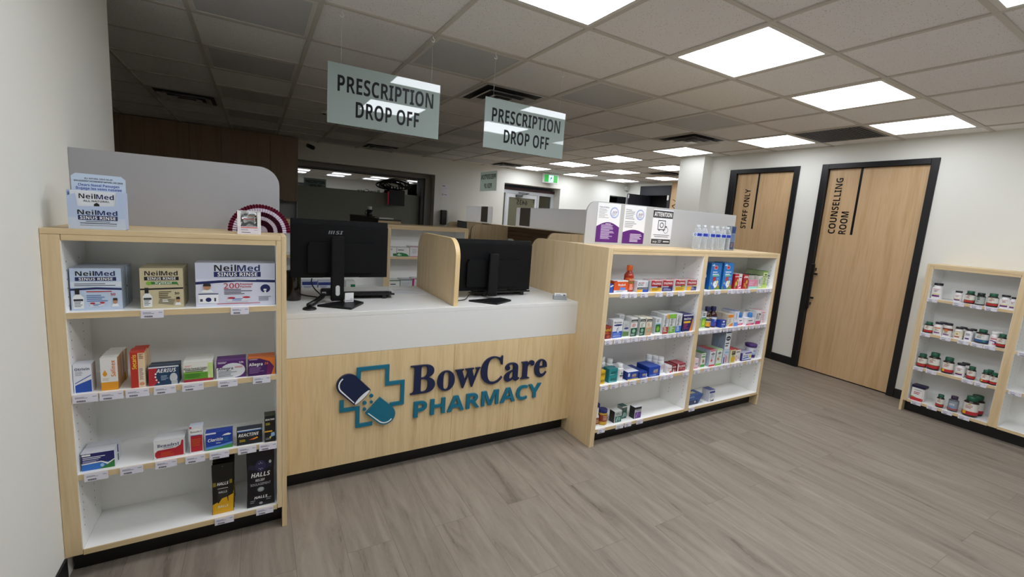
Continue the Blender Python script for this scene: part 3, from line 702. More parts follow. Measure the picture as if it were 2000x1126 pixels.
def flat_sheet(label, pts, items, z, c='#e6e7ea'):
    mb = MB(); mb.prism(pts, z, z+.0006, mat(c, .6), 'z')
    (xa, ya), (xb, yb), (xc, yc), (xd, yd) = pts
    for v in items:
        for s in (0,):
            u0, u1 = .1, .9-.3*((v*37) % 1)
            f = lambda u, w: (xa+(xb-xa)*u+(xd-xa)*w, ya+(yb-ya)*u+(yd-ya)*w, z+.0008)
            mb.add([f(u0, v), f(u1, v), f(u1, v+.03), f(u0, v+.03)], [(0, 1, 2, 3)], mat('#8f9298'))
    return tag(mb.build('paper_sheet'), label, 'paper')
flat_sheet('printed paper sheet on the counter between keyboard and oak divider', [(.755, 2.80), (.985, 2.72), (.995, 2.93), (.78, 3.0)], [.1, .2, .3, .4, .55, .65, .75, .85], ZC+.0008)
flat_sheet('white paper sheet on the counter behind the second monitor', [(1.20, 2.80), (1.52, 2.80), (1.52, 2.98), (1.20, 2.98)], [.2, .4, .6], ZC+.0008)
flat_sheet('white paper tucked on the counter against the tall end panel', [(1.76, 2.82), (1.905, 2.80), (1.91, 3.02), (1.78, 3.04)], [.2, .4, .6], ZC+.0008)
t = thing('card_holder', 'small clear holder of white business cards on the counter corner', 'card holder', (1.822, 2.425, ZC), -.32)
mb = MB(); mb.box(-.048, .048, -.004, -.002, 0, .03, mat('#dfe6ea', .1, trans=.6), .0006); mb.box(-.048, .048, -.002, .024, 0, .003, mat('#dfe6ea', .1)); mb.box(-.048, -.046, -.002, .024, .003, .03, mat('#8d95a0', .2)); mb.build('holder', t)
mb = MB(); mb.box(-.043, .043, 0, .014, .0035, .046, mat('#f0f1f3', .5)); mb.box(-.036, .01, -.0004, -.0001, .028, .033, mat('#77808c')); mb.box(.018, .036, -.0004, -.0001, .018, .038, mat('#5b6470')); mb.box(-.036, .0, -.0004, -.0001, .036, .040, mat('#9aa2ad')); mb.build('card_stack', t)

# ================================================================== dispensary behind the counter
t = shelf_unit('display_shelf', 'oak stock shelf standing across the dispensary behind the counter', [(.2, 1.028), (1.085, 1.83)], (.16, 1.87), .36, 1.342, (0, 4.12, 0), 0, 1, 1)
# pick-up desk along the far side
t = thing('pickup_desk', 'far oak pick-up desk with rounded end panels and shaded brown slatted inner face', 'desk', (0, 0, 0))
MB().box(3.52, 3.80, 4.12, 8.2, 0, 1.342, OAKY, .002).build('front_cabinet', t)
mb = MB()
for i in range(6): mb.box(3.495, 3.519, 4.16, 6.19, .955+i*.064, .955+i*.064+.060, BROWN)
mb.build('slat_panel', t)
MB().box(2.98, 3.519, 4.17, 6.19, .91, .946, WHITE, .002).build('worktop', t)
MB().box(3.05, 3.519, 4.2, 6.17, 0, .909, OAKY).build('carcass', t)
for y in (4.14, 6.2, 7.2):
    mb = MB(); mb.prism(round_panel(2.86, 3.519, 0, 1.342, .10, 0), y, y+.025, OAK, 'y'); mb.build('end_panel', t)
MB().box(2.98, 3.519, 7.226, 8.2, .91, .946, WHITE, .002).build('worktop', t)
scp = frosted('frosted_screen', '#ecedee', .4, .75)
screen(round_panel(4.16, 6.14, 1.343, 1.645, 0, .03), 3.60, 3.612, scp, 'long grey privacy screen on the far pick-up desk before the entrance door', 'x')
screen(round_panel(6.98, 8.1, 1.343, 1.645, .05, 0), 3.60, 3.612, scp, 'short grey privacy screen on the pick-up desk near the back wall', 'x')
for (y0, y1, lab) in ((5.72, 6.02, 'brown-grey notice strip near the end of the long far privacy screen'), (7.15, 7.42, 'grey notice strip on the short far privacy screen')):
    mb = MB(); mb.box(3.5965, 3.5995, y0, y1, 1.365, 1.642, mat('#a8a09d', .5)); tag(mb.build('notice_strip'), lab, 'notice')
mb = MB(); mb.box(-.06, .06, -.03, .03, 0, .235, mat('#c5cbc3', .4), .02); mb.box(-.05, .05, -.031, -.03, .12, .22, mat('#aab2a8', .3)); tag(mb.build('card_terminal', None, (3.15, 5.5, ZC+.001), .2), 'pale card terminal standing on the far pick-up desk', 'card terminal')
t = thing('tablet_screen', 'small black tablet screen tilted on a stand by the far end panel', 'tablet', (3.08, 7.08, .946-.946))
mb = MB(); mb.box(-.015, .015, 0, .02, 0, 1.25, BLK, .003); mb.box(-.09, .09, -.06, .1, 0, .012, BLK, .004); mb.build('floor_stand', t)
mb = MB(); mb.add([(-.095, -.03, 1.25), (.085, -.03, 1.235), (.10, .02, 1.355), (-.075, .02, 1.37), (-.095, -.02, 1.25), (.085, -.02, 1.235), (.10, .03, 1.355), (-.075, .03, 1.37)], [(0, 1, 2, 3), (7, 6, 5, 4), (0, 4, 5, 1), (1, 5, 6, 2), (2, 6, 7, 3), (3, 7, 4, 0)], BLK); mb.build('screen', t)
t = thing('wall_speaker', 'tall dark speaker with a pale side mounted on the back wall', 'speaker', (3.19, YB, 1.25))
mb = MB(); mb.box(-.055, .045, -.10, -.004, 0, .28, mat('#3a3833', .6), .006); mb.build('grille_front', t)
mb = MB(); mb.box(.046, .075, -.10, 0, -.0, .27, mat('#cfcfc9', .5), .004); mb.build('cabinet', t)
# walnut wall cabinets, each door a part
for i, (x0, x1) in enumerate([(-1.95, -1.19), (-1.19, -.43), (-.43, .20)]):
    t = thing('wall_cabinet', ['walnut wall cabinet at the dark end of the back wall', 'walnut wall cabinet between its two neighbours on the back wall', 'walnut wall cabinet beside the dark back window'][i], 'wall cabinet', (0, 0, 0), 0, 'walnut wall cabinets')
    mb = MB(); mb.box(x0+.001, x1-.001, 7.972, YB-.001, 1.495, H-.004, CABW); mb.build('cabinet_body', t)
    n = 2; dw = (x1-x0)/n
    for k in range(n):
        mb = MB(); mb.box(x0+k*dw+.002, x0+(k+1)*dw-.002, 7.952, 7.971, 1.492, H-.006, CABW, .001); dd = mb.build('door', t)
        mb = MB(); mb.box(x0+k*dw+.06, x0+k*dw+.18, 7.938, 7.9515, 1.500, 1.508, BLK); mb.build('handle', dd)
t = thing('wall_cabinet', 'end walnut wall cabinet overlapping the edge of the back window', 'wall cabinet', (0, 0, 0), 0, 'walnut wall cabinets')
MB().box(.201, .59, 7.972, YB-.001, 1.495, H-.004, CABW).build('cabinet_body', t)
d_ = MB().box(.203, .588, 7.952, 7.971, 1.492, H-.006, CABW, .001).build('door', t)
MB().box(.24, .38, 7.938, 7.9515, 1.500, 1.508, BLK).build('handle', d_)
mb = MB(); mb.box(-1.95, .585, YB-.012, YB-.001, .95, 1.491, mat('#cfd0d0', .3)); mb.box(.585, .595, YB-.16, YB-.001, .95, 1.491, mat('#dadada', .3)); tag(mb.build('backsplash_panel'), 'pale backsplash panel under the walnut wall cabinets', 'panel')
t = thing('base_cabinet', 'long base cabinet run under the walnut wall cabinets', 'cabinet', (0, 0, 0))
MB().box(-1.95, .6, 7.68, YB-.013, 0, .909, CABW).build('carcass', t); MB().box(-1.95, .62, 7.66, YB-.013, .91, .949, mat('#3a3a3a', .4), .002).build('worktop', t)
# staff island seen end-on over the dispensary shelf
t = thing('staff_island', 'narrow chest-high staff island with oak end and dark side in the dim dispensary', 'desk', (0, 0, 0))
DKW = mat('#3a322b', .5)
MB().box(1.272, 1.54, 5.43, 7.28, 0, 1.338, DKW).build('carcass', t)
MB().box(1.27, 1.542, 5.41, 5.429, 0, 1.338, OAK, .001).build('end_panel', t)
MB().box(1.266, 1.546, 5.408, 7.29, 1.3385, 1.357, DKW, .001).build('top', t)
tag(MB().box(1.285, 1.46, 5.44, 5.68, 1.3575, 1.372, mat('#e2e2de', .6), .001).build('paper_stack'), 'white paper stack lying on the oak end of the staff island', 'paper')
t = thing('staff_mug', 'black mug with a white paper cup inside on the staff island', 'mug', (1.40, 6.49, 1.3575))
mb = MB(); mb.lathe([(.036, 0), (.040, .008), (.040, .095), (.036, .095), (.034, .02)], mat('#161618', .35)); mb.build('mug_body', t)
mb = MB(); mb.tube([(-.038, 0, .078), (-.06, 0, .07), (-.066, 0, .048), (-.058, 0, .028), (-.038, 0, .024)], .006, mat('#161618', .35)); mb.build('mug_handle', t)
mb = MB(); mb.lathe([(.024, .03), (.030, .14), (.028, .14), (.023, .04)], mat('#e6e6e2', .5)); mb.build('paper_cup', t)
# back of the window sign
t = thing('window_sign', 'back of a black window sign with coiled cables and red glow', 'sign', (.055, 8.42, 0))
MB().box(2.11, 2.40, 0, .035, 1.55, 1.84, mat('#0d0d10', .5), .004).build('sign_back', t)
MB().box(2.085, 2.1095, .012, .03, 1.56, 1.80, mat('#8c1424', .4, emit=.12)).build('red_tube', t)
mb = MB()
random.seed(3)
for k in range(7):
    cx, cz = 2.24+random.uniform(-.05, .05), 1.94+random.uniform(-.02, .03); a, b = random.uniform(.15, .26), random.uniform(.05, .09)
    mb.tube([(cx+a*math.cos(q), -.02-.008*k+.004*math.sin(3*q), cz+b*math.sin(q)) for q in [2*PI*i/24 for i in range(25)]], .009, BLK, 8)
mb.build('coiled_cable', t)
for i in range(5): MB().box(2.12+i*.055, 2.145+i*.055, -.075, -.07, 1.855+.012*(i % 2), 1.89, mat('#cfd2d0', .5)).build('cable_tag', t)
t = thing('security_camera', 'small black bullet camera on a bracket over the back window', 'camera', (.80, YB, 2.40))
mb = MB(); mb.lathe([(.035, 0), (.035, .012)], mat('#cfcfcc', .5)); mb.tube([(0, 0, .04), (-.05, -.04, .035), (-.03, -.08, .01)], .012, mat('#b5b3ae', .5)); mb.build('bracket', t)
mb = MB(); mb.tube([(-.045, -.07, .02), (.03, -.17, -.02)], .033, BLK, 14); mb.build('camera_body', t)
def wall_sheet(label, x, y, z, w, h, items, c='#e9eaee', tilt=0):
    mb = MB(); mb.box(-w/2, w/2, -.002, -.0008, 0, h, mat(c, .6)); printed(mb, items, lambda a, b, e: (a-w/2, -.002-e, b), w, h)
    return tag(mb.build('wall_notice', None, (x, y, z), tilt), label, 'notice')
wall_sheet('white printed notice taped on the back wall beside the dark window', 3.21, YB, 1.78, .175, .245, [('r', .18, .85, .5, .9, '#44464a'), ('r', .1, .70, .9, .71, '#aaaaae'), ('o', .27, .2, .09, .065, .4, '#3a3a40'), ('r', .45, .18, .75, .22, '#55575c')])
t = thing('exit_sign', 'green running-man exit sign hung from the ceiling before the entrance', 'exit sign', (5.60, 8.16, 2.275))
MB().box(-.20, .20, 0, .05, 0, .20, mat('#dfe0e4', .4), .004).build('housing', t)
MB().box(-.03, .03, .01, .04, .20, H-2.275, mat('#dfe0e4', .4)).build('mount', t)
mb = MB(); mb.box(-.172, .172, -.002, -.0005, .025, .175, mat('#1d9a35', .4, emit=.5)); mb.box(-.06, .06, -.0028, -.0021, .03, .17, mat('#bfe9f2', .4, emit=.9))
pm = mat('#123c28', .5)
mb.add([(.018+.011*math.cos(2*PI*i/12), -.0032, .147+.011*math.sin(2*PI*i/12)) for i in range(12)], [tuple(range(12))], pm)
for pts in ([(-.005, .13), (.018, .13), (.006, .088), (-.014, .088)], [(-.008, .128), (-.036, .112), (-.03, .104), (-.004, .118)], [(.014, .128), (.034, .108), (.046, .112), (.044, .104), (.032, .098), (.012, .112)], [(-.014, .09), (-.03, .07), (-.05, .05), (-.042, .044), (-.02, .062), (-.002, .084)], [(.0, .09), (.022, .075), (.018, .045), (.028, .04), (.03, .08), (.008, .095)]):
    mb.add([(p[0], -.0032, p[1]) for p in pts], [tuple(range(len(pts)))], pm)
mb.build('face', t)
# annex: open navy door, small wall boxes
t = thing('navy_door', 'dark navy door standing open at the far annex passage', 'door leaf', (7.37, 7.62, 0), math.radians(-1))
MB().box(0, .60, -.04, 0, .005, 2.205, NAVY, .002).build('leaf', t); MB().box(-.01, .0, -.045, .0, .005, 2.2, mat('#5a5d66', .4)).build('edge', t)
MB().box(-.012, .012, -.055, -.046, 2.10, 2.18, mat('#e8e8e6', .5)).build('hold_open_box', t)
tag(MB().box(7.90, 7.98, 8.2, 8.29, 2.33, 2.43, mat('#c9c9c6', .5), .004).build('alarm_box'), 'small pale alarm box in the far corner by the navy doorway', 'alarm box')
tag(MB().box(7.96, 7.984, 6.95, 6.99, 2.10, 2.21, mat('#e6e6e3', .5), .003).build('door_sensor'), 'small white sensor on the navy doorway frame', 'sensor')

# ================================================================== goods on the shelves
GRP = {'L': 'boxes on the narrow shelf unit', 'R': 'goods on the two-bay shelf unit', 'D': 'boxes on the dispensary shelf', 'V': 'vitamin bottles on the wall shelf'}
NAMEC = 'medicine_box'
def C(u, zi, x0, x1, h, d, y, label, base, items, deep=1, side=None, top=None, name=None, cat='medicine box', zoff=0, rz=0, gap=.002, words=None):
    return carton(name or NAMEC, label, cat, x1-x0-.001, h, d, base, items, ((x0+x1)/2, y, ZS[zi]+zoff+.0006), rz, GRP[u], side, top, None, deep, gap, words)
r = lambda *a: ('r',)+a
e = lambda *a: ('e',)+a
oo = lambda *a: ('o',)+a
p = lambda pts, c: ('p', pts, c)
l = lambda *a: ('l',)+a
tx = lambda *a: ('t',)+a
tv = lambda *a: ('T',)+a
LB = '#c3d3ea'; TAN = '#cbbf9c'
def neil(c0, band, cap, extra):      # maker's word in two inks over a dark band
    return split2(.11, .88, .875, .11, 'Neil', 'Med', K_, cap)+[ r(.1, .70, .9, .79, band), tx(.5, .745, .062, 'SINUS RINSE', W_, 'b', .66)]+extra
bott = lambda x: [r(x+.04, .36, x+.13, .52, K_), p([(x, .04), (x+.2, .04), (x+.21, .3), (x+.15, .38), (x+.05, .38), (x-.01, .3)], '#e9ecec'), r(x+.01, .22, x+.19, .27, '#2b3034'), l(x+.02, x+.18, .19, 4, .035, '#60666c')]
face = lambda x, y_: [p([(x-.08, y_-.13), (x+.08, y_-.13), (x+.05, y_-.06), (x-.05, y_-.06)], '#eef0f2'), e(x, y_, .045, .065, '#b98a6b'), p([(x-.05, y_+.02), (x+.05, y_+.02), (x+.04, y_+.08), (x-.04, y_+.08)], '#2c2420')]
pk = lambda x, y_: [p([(x, y_), (x+.28, y_+.02), (x+.28, y_+.12), (x, y_+.1)], '#d9dde6'), e(x+.05, y_+.09, .05, .022, R_), e(x+.24, y_+.1, .05, .022, R_), l(x+.06, x+.22, y_+.06, 2, .03, B_)]
C('L', 0, -.579, -.437, .154, .075, 2.129, 'pale blue nasal rinse kit box with white squeeze bottle picture', LB, [p([(0, .47), (0, .52), (.5, .545), (1, .52), (1, .47), (.5, .495)], N_), r(.0, .55, 1, .68, '#dbe4f0'), l(.08, .92, .62, 2, .04, '#4a5260')]+neil(LB, N_, N_, [])+[l(.3, .8, .43, 1, .05, R_), l(.3, .72, .34, 4, .045, '#5b79b4'), tx(.82, .37, .06, '50', R_)]+bott(.04)+face(.86, .2)+pk(.36, .07), 2, '#aab9cc', '#b4bccb')
C('L', 0, -.383, -.25, .156, .075, 2.12, 'tan nasal rinse kit box with green ribbon', TAN, [p([(0, .46), (0, .5), (1, .52), (1, .48)], K_)]+neil(TAN, K_, K_, [])+[p([(.2, .6), (.85, .6), (.9, .56), (.86, .66), (.2, .67)], G_), e(.2, .63, .06, .05, '#7fb23c'), tx(.53, .635, .05, 'Xylitol', W_, 'b', .4), l(.42, .78, .4, 4, .045, '#5a4f38'), tx(.85, .37, .06, '50', K_), p([(.4, .12), (.75, .08), (.8, .22), (.45, .26)], '#8e8570'), l(.5, .72, .2, 2, .04, W_)]+bott(.06)+face(.87, .2), 2, '#b9ae8c', '#b9ae8c')
C('L', 0, -.211, .069, .178, .10, 2.119, 'wide nasal rinse box marked with a large red 200', '#d9dcec', [r(0, .64, 1, 1, '#cdd2e4'), p([(0, .51), (0, .57), (.5, .63), (1, .6), (1, .54), (.5, .57)], N_), *split2(.225, .80, .885, .14, 'Neil', 'Med', K_, N_), r(.22, .68, .81, .80, N_), tx(.515, .74, .085, 'SINUS RINSE', W_, 'b', .5), l(.3, .75, .605, 1, .025, W_), tx(.435, .475, .13, '200', R_, 's', .2), tx(.62, .51, .045, 'Premixed', R_, 'b', .16), tx(.615, .45, .045, 'Packets', R_, 'b', .14), l(.34, .7, .38, 4, .035, '#4a3c50'), e(.87, .40, .065, .1, N_), r(.845, .35, .885, .39, W_), r(.855, .3, .88, .34, W_), r(.03, .08, .27, .28, '#eef0f4'), r(.03, .28, .27, .3, N_), e(.15, .16, .035, .05, N_), r(.05, .12, .08, .18, '#3a3c48'), r(.22, .12, .24, .2, '#3a3c48'), l(.78, .96, .2, 4, .03, '#7c8090'), l(.25, .8, .05, 1, .03, R_), r(.09, .34, .185, .37, N_)]+face(.135, .45)+pk(.38, .1), 1, '#c2c6d8', '#c9ccd8')
C('L', 1, -.583, -.532, .108, .05, 2.11, 'white and blue nasal spray box with swooping wave', '#e4e7ee', [r(.08, .02, .98, .28, B_), p([(.08, .28), (.98, .46), (.98, .28)], B_), p([(.08, .30), (.98, .56), (.98, .52), (.08, .27)], W_), p([(.08, .36), (.98, .63), (.98, .60), (.08, .33)], B_), tx(.5, .84, .09, 'Otrivin', N_, 'b', .8), l(.12, .6, .74, 4, .04, '#9aa0ac')], 1, '#d2d5dc')
C('L', 1, -.508, -.458, .127, .032, 2.111, 'white and orange nasal spray box with a droplet', '#e7e6e3', [r(0, 0, 1, .25, '#e39a20'), e(.25, .5, .13, .07, '#e39a20'), p([(.13, .52), (.37, .52), (.25, .63)], '#e39a20'), tv(.74, .66, .26, 'Salinex', '#e07a1c', 'b', .5), l(.1, .6, .36, 3, .03, '#c8b48c')], 4, '#b98444', '#dcdad4')
C('L', 1, -.421, -.376, .143, .028, 2.106, 'tall red and cream nasal gel box', '#e5c9a4', [r(0, 0, .52, 1, '#b92c1e'), r(.55, .02, .95, .55, '#ecdcc8'), r(0, .965, 1, 1, '#c9381f'), tv(.27, .72, .3, 'Secaris', '#f0d23c', 'b', .4), l(.6, .92, .92, 5, .03, '#7a4a2c'), l(.6, .92, .52, 11, .03, '#8b6a54'), e(.75, .1, .18, .05, '#d8986c')], 3, '#d0b48c', '#b92c1e')
C('L', 1, -.368, -.272, .076, .03, 2.107, 'navy and red allergy box with white head bust', '#173a5c', [p([(0, 0), (.16, 0), (.3, .2), (.22, .6), (.3, 1), (0, 1)], '#b52631'), r(0, .93, 1, 1, '#dfe2e6'), tx(.58, .77, .2, 'AERIUS', W_, 'i', .66), e(.82, .36, .13, .25, '#c9ccd0'), r(.74, .0, .95, .2, '#b4b8bd'), e(.23, .62, .03, .045, W_), e(.22, .46, .03, .045, W_), e(.25, .3, .03, .045, W_), e(.32, .16, .03, .045, W_), l(.4, .66, .48, 4, .07, '#9fb6cc')], 2, '#14324e', '#24384c')
C('L', 1, -.258, -.159, .084, .03, 2.109, 'white and green allergy caplet box with crimson base', '#e3e3dc', [r(0, .12, 1, .45, '#5c9b30'), r(0, .44, .65, .5, '#8dbb50'), r(.82, .12, 1, .9, '#c5dc8a'), r(0, 0, 1, .12, '#a8213d'), l(.04, .34, .8, 2, .05, '#e59aa0'), tx(.4, .66, .1, 'Allergy Formula Caplets', '#4a3a30', 'b', .8), l(.05, .8, .56, 2, .07, '#3a5220'), l(.05, .7, .34, 3, .07, '#3f7a22'), e(.86, .22, .03, .08, '#e8d8d8')], 3, '#d2d2ca', '#dcdcd4')
C('L', 1, -.148, -.043, .076, .035, 2.108, 'purple allergy box with a large white oval', '#56246c', [r(0, 0, .62, .62, '#d9dadf'), e(.55, .43, .43, .42, '#d9dadf'), tx(.3, .56, .15, 'Allegra', K_, 'b', .52), l(.62, .9, .62, 2, .06, R_), l(.06, .82, .4, 5, .075, '#70747c'), tx(.84, .86, .1, '12h', W_, 'b', .16), l(.05, .45, .92, 2, .06, '#e0d6e6')], 2, '#3c1a50', '#5a2a70')
C('L', 1, -.036, .066, .077, .035, 2.103, 'purple and orange allergy box with a curved flame edge', '#43175a', [p([(.4, 1), (1, 1), (1, 0), (.86, 0), (.97, .45), (.8, .78)], '#d9722a'), p([(.75, .75), (.93, .4), (.82, 0), (.68, 0)], '#6d1b55'), tx(.29, .66, .17, 'Allegra', W_, 'b', .5), tx(.68, .68, .14, '24', O_, 'b', .14), l(.05, .6, .46, 5, .075, '#8d6ba0'), l(.05, .35, .93, 1, .06, '#e0d6e6')], 2, '#2d1040', '#c96a2c')
C('L', 2, -.579, -.483, .072, .045, 2.115, 'navy and blue softgel box with green corner', '#191b66', [r(0, 0, 1, .36, '#2f74c8'), p([(.5, 0), (1, 0), (1, .42), (.78, .2)], G_), p([(0, .34), (.6, .38), (.78, .2), (1, .42), (1, .48), (.8, .3), (.6, .44), (0, .4)], W_), r(.02, .8, .28, .9, W_), l(.04, .8, .7, 2, .09, '#e6e8f4'), l(.04, .6, .52, 2, .07, '#b9bde0'), e(.62, .2, .06, .1, '#9cc6ee'), r(0, .94, 1, 1, '#e6e8f0')], 2, '#d9dae4', '#d6d8e0')
C('L', 2, -.363, -.262, .081, .03, 2.109, 'white and crimson allergy box with rounded red panel', '#e3e4e6', [r(.98, 0, 1, 1, '#c9cacc'), p([(.08, .06), (.96, .06), (.96, .86), (.9, .86), (.86, .62), (.7, .5), (.12, .46), (.04, .36), (.03, .2)], '#b4202e'), tx(.46, .7, .16, 'Benadryl', N_, 's', .7), l(.3, .62, .55, 1, .05, N_), l(.22, .76, .32, 4, .06, '#d8541f')], 3, '#cfd0d2', '#d8d9dc')
C('L', 2, -.246, -.200, .116, .035, 2.114, 'narrow upright white and crimson allergy syrup box', '#dfe2e8', [r(.06, .04, .96, .66, '#b4202e'), e(.45, .8, .5, .12, W_), r(0, .93, .15, 1, R_), tx(.48, .8, .07, 'Benadryl', '#2a2230', 's', .86), l(.12, .85, .5, 5, .06, '#c85a26'), r(.06, .655, .8, .675, '#3a62b0')], 1, '#d2d4da', '#cfd6e4')
C('L', 2, -.192, -.096, .077, .04, 2.112, 'bright blue allergy box with white cloud and green hill', '#1c3f9e', [p([(0, 0), (1, 0), (1, .24), (.6, .14), (0, .06)], '#3f8f46'), p([(0, .06), (.6, .14), (1, .24), (1, .34), (.5, .24), (0, .2)], '#5c8fd6'), p([(.6, .76), (.7, .84), (.84, .88), (.96, .82), (.9, .76)], W_), tx(.36, .58, .17, 'Claritin', W_, 'i', .56), r(0, .92, .38, 1, '#e6e9f2'), l(.38, .56, .36, 1, .06, W_), l(.68, .9, .62, 4, .06, '#2f7fa0')], 1, '#163078', '#1c3f9e')
C('L', 2, -.081, .016, .069, .04, 2.11, 'black allergy box with orange flare and blue top band', '#14151a', [r(.02, .86, 1, .99, '#3f6cae'), r(.02, .93, .95, .99, '#dfe6f0'), tx(.46, .66, .2, 'REACTINE', W_, 'i', .8), l(.1, .48, .32, 2, .09, '#c9b51e'), p([(.46, .3), (.8, .44), (.82, .36), (.66, .26)], '#d9682a'), p([(.62, .32), (.8, .42), (.82, .34)], '#eec23c'), l(.12, .8, .5, 1, .04, '#70747c')], 1, '#0e0f12', '#2b3442')
C('L', 2, .024, .067, .123, .045, 2.1, 'tall narrow black allergy box on the shelf edge by the counter', '#15161a', [r(0, .0, 1, 1, '#15161a'), tx(.5, .85, .06, 'REACTINE', W_, 'i', .86), l(.1, .75, .7, 2, .05, '#c9b51e'), r(0, .38, .7, .43, '#e0ad35'), p([(.55, .18), (.95, .22), (.9, .36), (.6, .34)], '#8fb4d8'), e(.52, .17, .08, .04, '#d8d445'), l(.08, .6, .14, 2, .04, '#a0a4a8')], 1, '#101114', '#3c4030')

def pouch(u, zi, x0, x1, h, d, y, label, base, items, deep=1, name='cough_drop_bag', cat='bag', step=.02, gus=.85):
    w = x1-x0; mb = MB(); w2 = w/2; b0 = mat(base, .35, 0, .5)
    # front is one plane leaning back, belly behind
    n = 8; vs = []; lean = .012
    prof = [(0, 0, .0), (.06, 0, d), (.3, 0, d), (.6, 0, d*.7), (.85, 0, d*.25), (.93, 0, .003), (1, 0, .002)]
    fy = lambda v: lean*v
    for v, _a, dep in prof:
        y0 = fy(v); ww = w2*(.96 if .1 < v < .8 else 1)
        vs += [(-ww, y0, v*h), (ww, y0, v*h), (ww*.97, y0+max(dep, .002), v*h), (-ww*.97, y0+max(dep, .002), v*h)]
    fs = []
    for i in range(len(prof)-1):
        a = i*4; b = a+4; fs += [(a, a+1, b+1, b), (a+1, a+2, b+2, b+1), (a+2, a+3, b+3, b+2), (a+3, a, b, b+3)]
    fs += [(0, 3, 2, 1), (len(vs)-4, len(vs)-3, len(vs)-2, len(vs)-1)]
    mb.add(vs, fs, b0)
    printed(mb, items, lambda x, z, ee: ((x-w2)*.955, fy(z/h)-ee-.0002, z), w, h, .35)
    o = tag(mb.build(name, None, ((x0+x1)/2, y, ZS[zi]+.0008)), label, cat, GRP[u])
    for k in range(1, deep):
        dup(o, ((x0+x1)/2+random.uniform(-.002, .002), y+step*k, ZS[zi]+.0008), random.uniform(-.02, .02), label+', '+['second', 'third', 'fourth', 'fifth', 'sixth', 'seventh'][k-1]+' in its row')
    return o
pouch('L', 3, -.176, -.097, .225, .016, 2.122, 'black and yellow cough drop bag on the bottom shelf', '#17150e', [p([(0, 0), (1, 0), (1, .36), (0, .2)], '#d9a51c'), tx(.5, .60, .06, 'HALLS', W_, 'i', .56), r(.03, .56, .17, .64, '#8a7a1e'), r(.83, .58, .96, .66, '#8a7a1e'), r(.25, .5, .75, .51, '#d8d8d8'), r(.24, .22, .76, .48, '#2b2824'), tx(.5, .43, .04, 'HALLS', '#cfcfcf', 'b', .4), p([(.26, .2), (.74, .22), (.7, .32), (.45, .3)], '#d9a51c'), tx(.5, .14, .045, 'HALLS', '#efe6c0', 'i', .5), e(.5, .95, .03, .012, '#5a564c')], 7, step=.022)
pouch('L', 3, -.047, .062, .270, .05, 2.112, 'large black cough drop pouch in the bottom shelf corner', '#0d0d14', [p([(.05, .66), (.5, .62), (.95, .66), (.9, .74), (.5, .7), (.08, .74)], '#23203c'), e(.5, .7, .2, .1, '#2a2850'), tx(.5, .55, .075, 'HALLS', W_, 'i', .72), tx(.48, .455, .04, 'RELIEF', '#d8d8d8', 'b', .34), tx(.5, .385, .042, 'SOULAGEMENT', '#bfc0c4', 'n', .76), e(.5, .29, .13, .042, '#8c8f94'), e(.5, .295, .09, .026, '#a9acb0'), tx(.5, .155, .045, 'HALLS', W_, 'i', .5), e(.86, .75, .05, .028, '#c9cacc'), l(.1, .35, .1, 2, .03, '#8a8c94'), l(.7, .95, .12, 2, .03, '#8a8c94'), e(.5, .05, .07, .022, '#9a9da2')]+[p([(.5+.05*math.cos(a)-.012, .7+.05*math.sin(a)), (.5+.05*math.cos(a)+.012, .7+.05*math.sin(a)), (.5+.13*math.cos(a), .7+.075*math.sin(a))], '#e8e8f4') for a in [k*PI/4 for k in range(8)]], 1, name='cough_drop_pouch')

# ------------------------------------------------------------------ two-bay unit
TY = lambda b1, c1, low: [r(0, .5, 1, 1, '#a3222c'), r(0, 0, 1, .36, low), r(0, .36, 1, .5, '#5a1a2c'), r(0, .38, .6, .47, b1), r(0, .95, .3, 1, '#d43a3a'), r(.3, .93, 1, 1, '#d8b4b4'), tx(.52, .72, .18, 'TYLENOL', W_, 'i', .86), l(.1, .9, .26, 3, .08, c1)]
cat = 'medicine box'
C('R', 0, 1.985, 2.022, .058, .05, 2.129, 'blue box sliver tucked beside the end panel, top shelf', B_, [p([(.3, .6), (1, .8), (1, .9), (.3, .8)], W_)], 1)
C('R', 0, 2.026, 2.150, .079, .045, 2.128, 'orange cold capsule box with blue panel', '#d9531c', [r(0, 0, 1, .2, '#cfd3da'), p([(.0, .8), (.2, 1), (0, 1)], '#b23c12'), r(.42, .22, .82, .44, '#5a86d0'), tx(.55, .66, .17, 'DayQuil', W_, 'b', .52), r(.2, .92, 1, 1, '#e6e6e8'), l(.2, .9, .14, 2, .06, '#8a8e94')], 2, '#b8450f', '#dcdde0')
C('R', 0, 2.226, 2.334, .077, .045, 2.118, 'white cold box with blue and yellow lower blocks', '#dcdde0', [r(0, 0, .48, .24, '#e0a82c'), r(.5, 0, 1, .24, '#2c4fa8'), r(.02, .26, .48, .44, K_), r(.5, .26, .98, .44, '#26293a'), tx(.3, .66, .14, 'Buckley’s', K_, 'b', .5), r(.08, .8, .26, .86, K_), r(.3, .8, .6, .86, R_), r(.7, .5, .94, .9, '#c4c6ca'), l(.08, .42, .34, 1, .06, W_), l(.56, .94, .34, 1, .06, W_), r(.95, 0, 1, 1, '#3a4a6c')], 2, '#c4c6cc', '#cfd0d4')
C('R', 0, 2.356, 2.460, .079, .042, 2.116, 'red pain relief box with pale blue stripe and yellow base', '#8e1f2b', TY('#9ab4e0', '#8a6a1a', '#e0b22c'), 2, '#d6d7da', '#cfb0b0')
C('R', 0, 2.476, 2.582, .079, .042, 2.121, 'red pain relief box with navy base', '#8e1f2b', TY('#b4b4bc', '#b0b4dc', '#1e2262'), 2, '#d6d7da', '#cfb0b0')
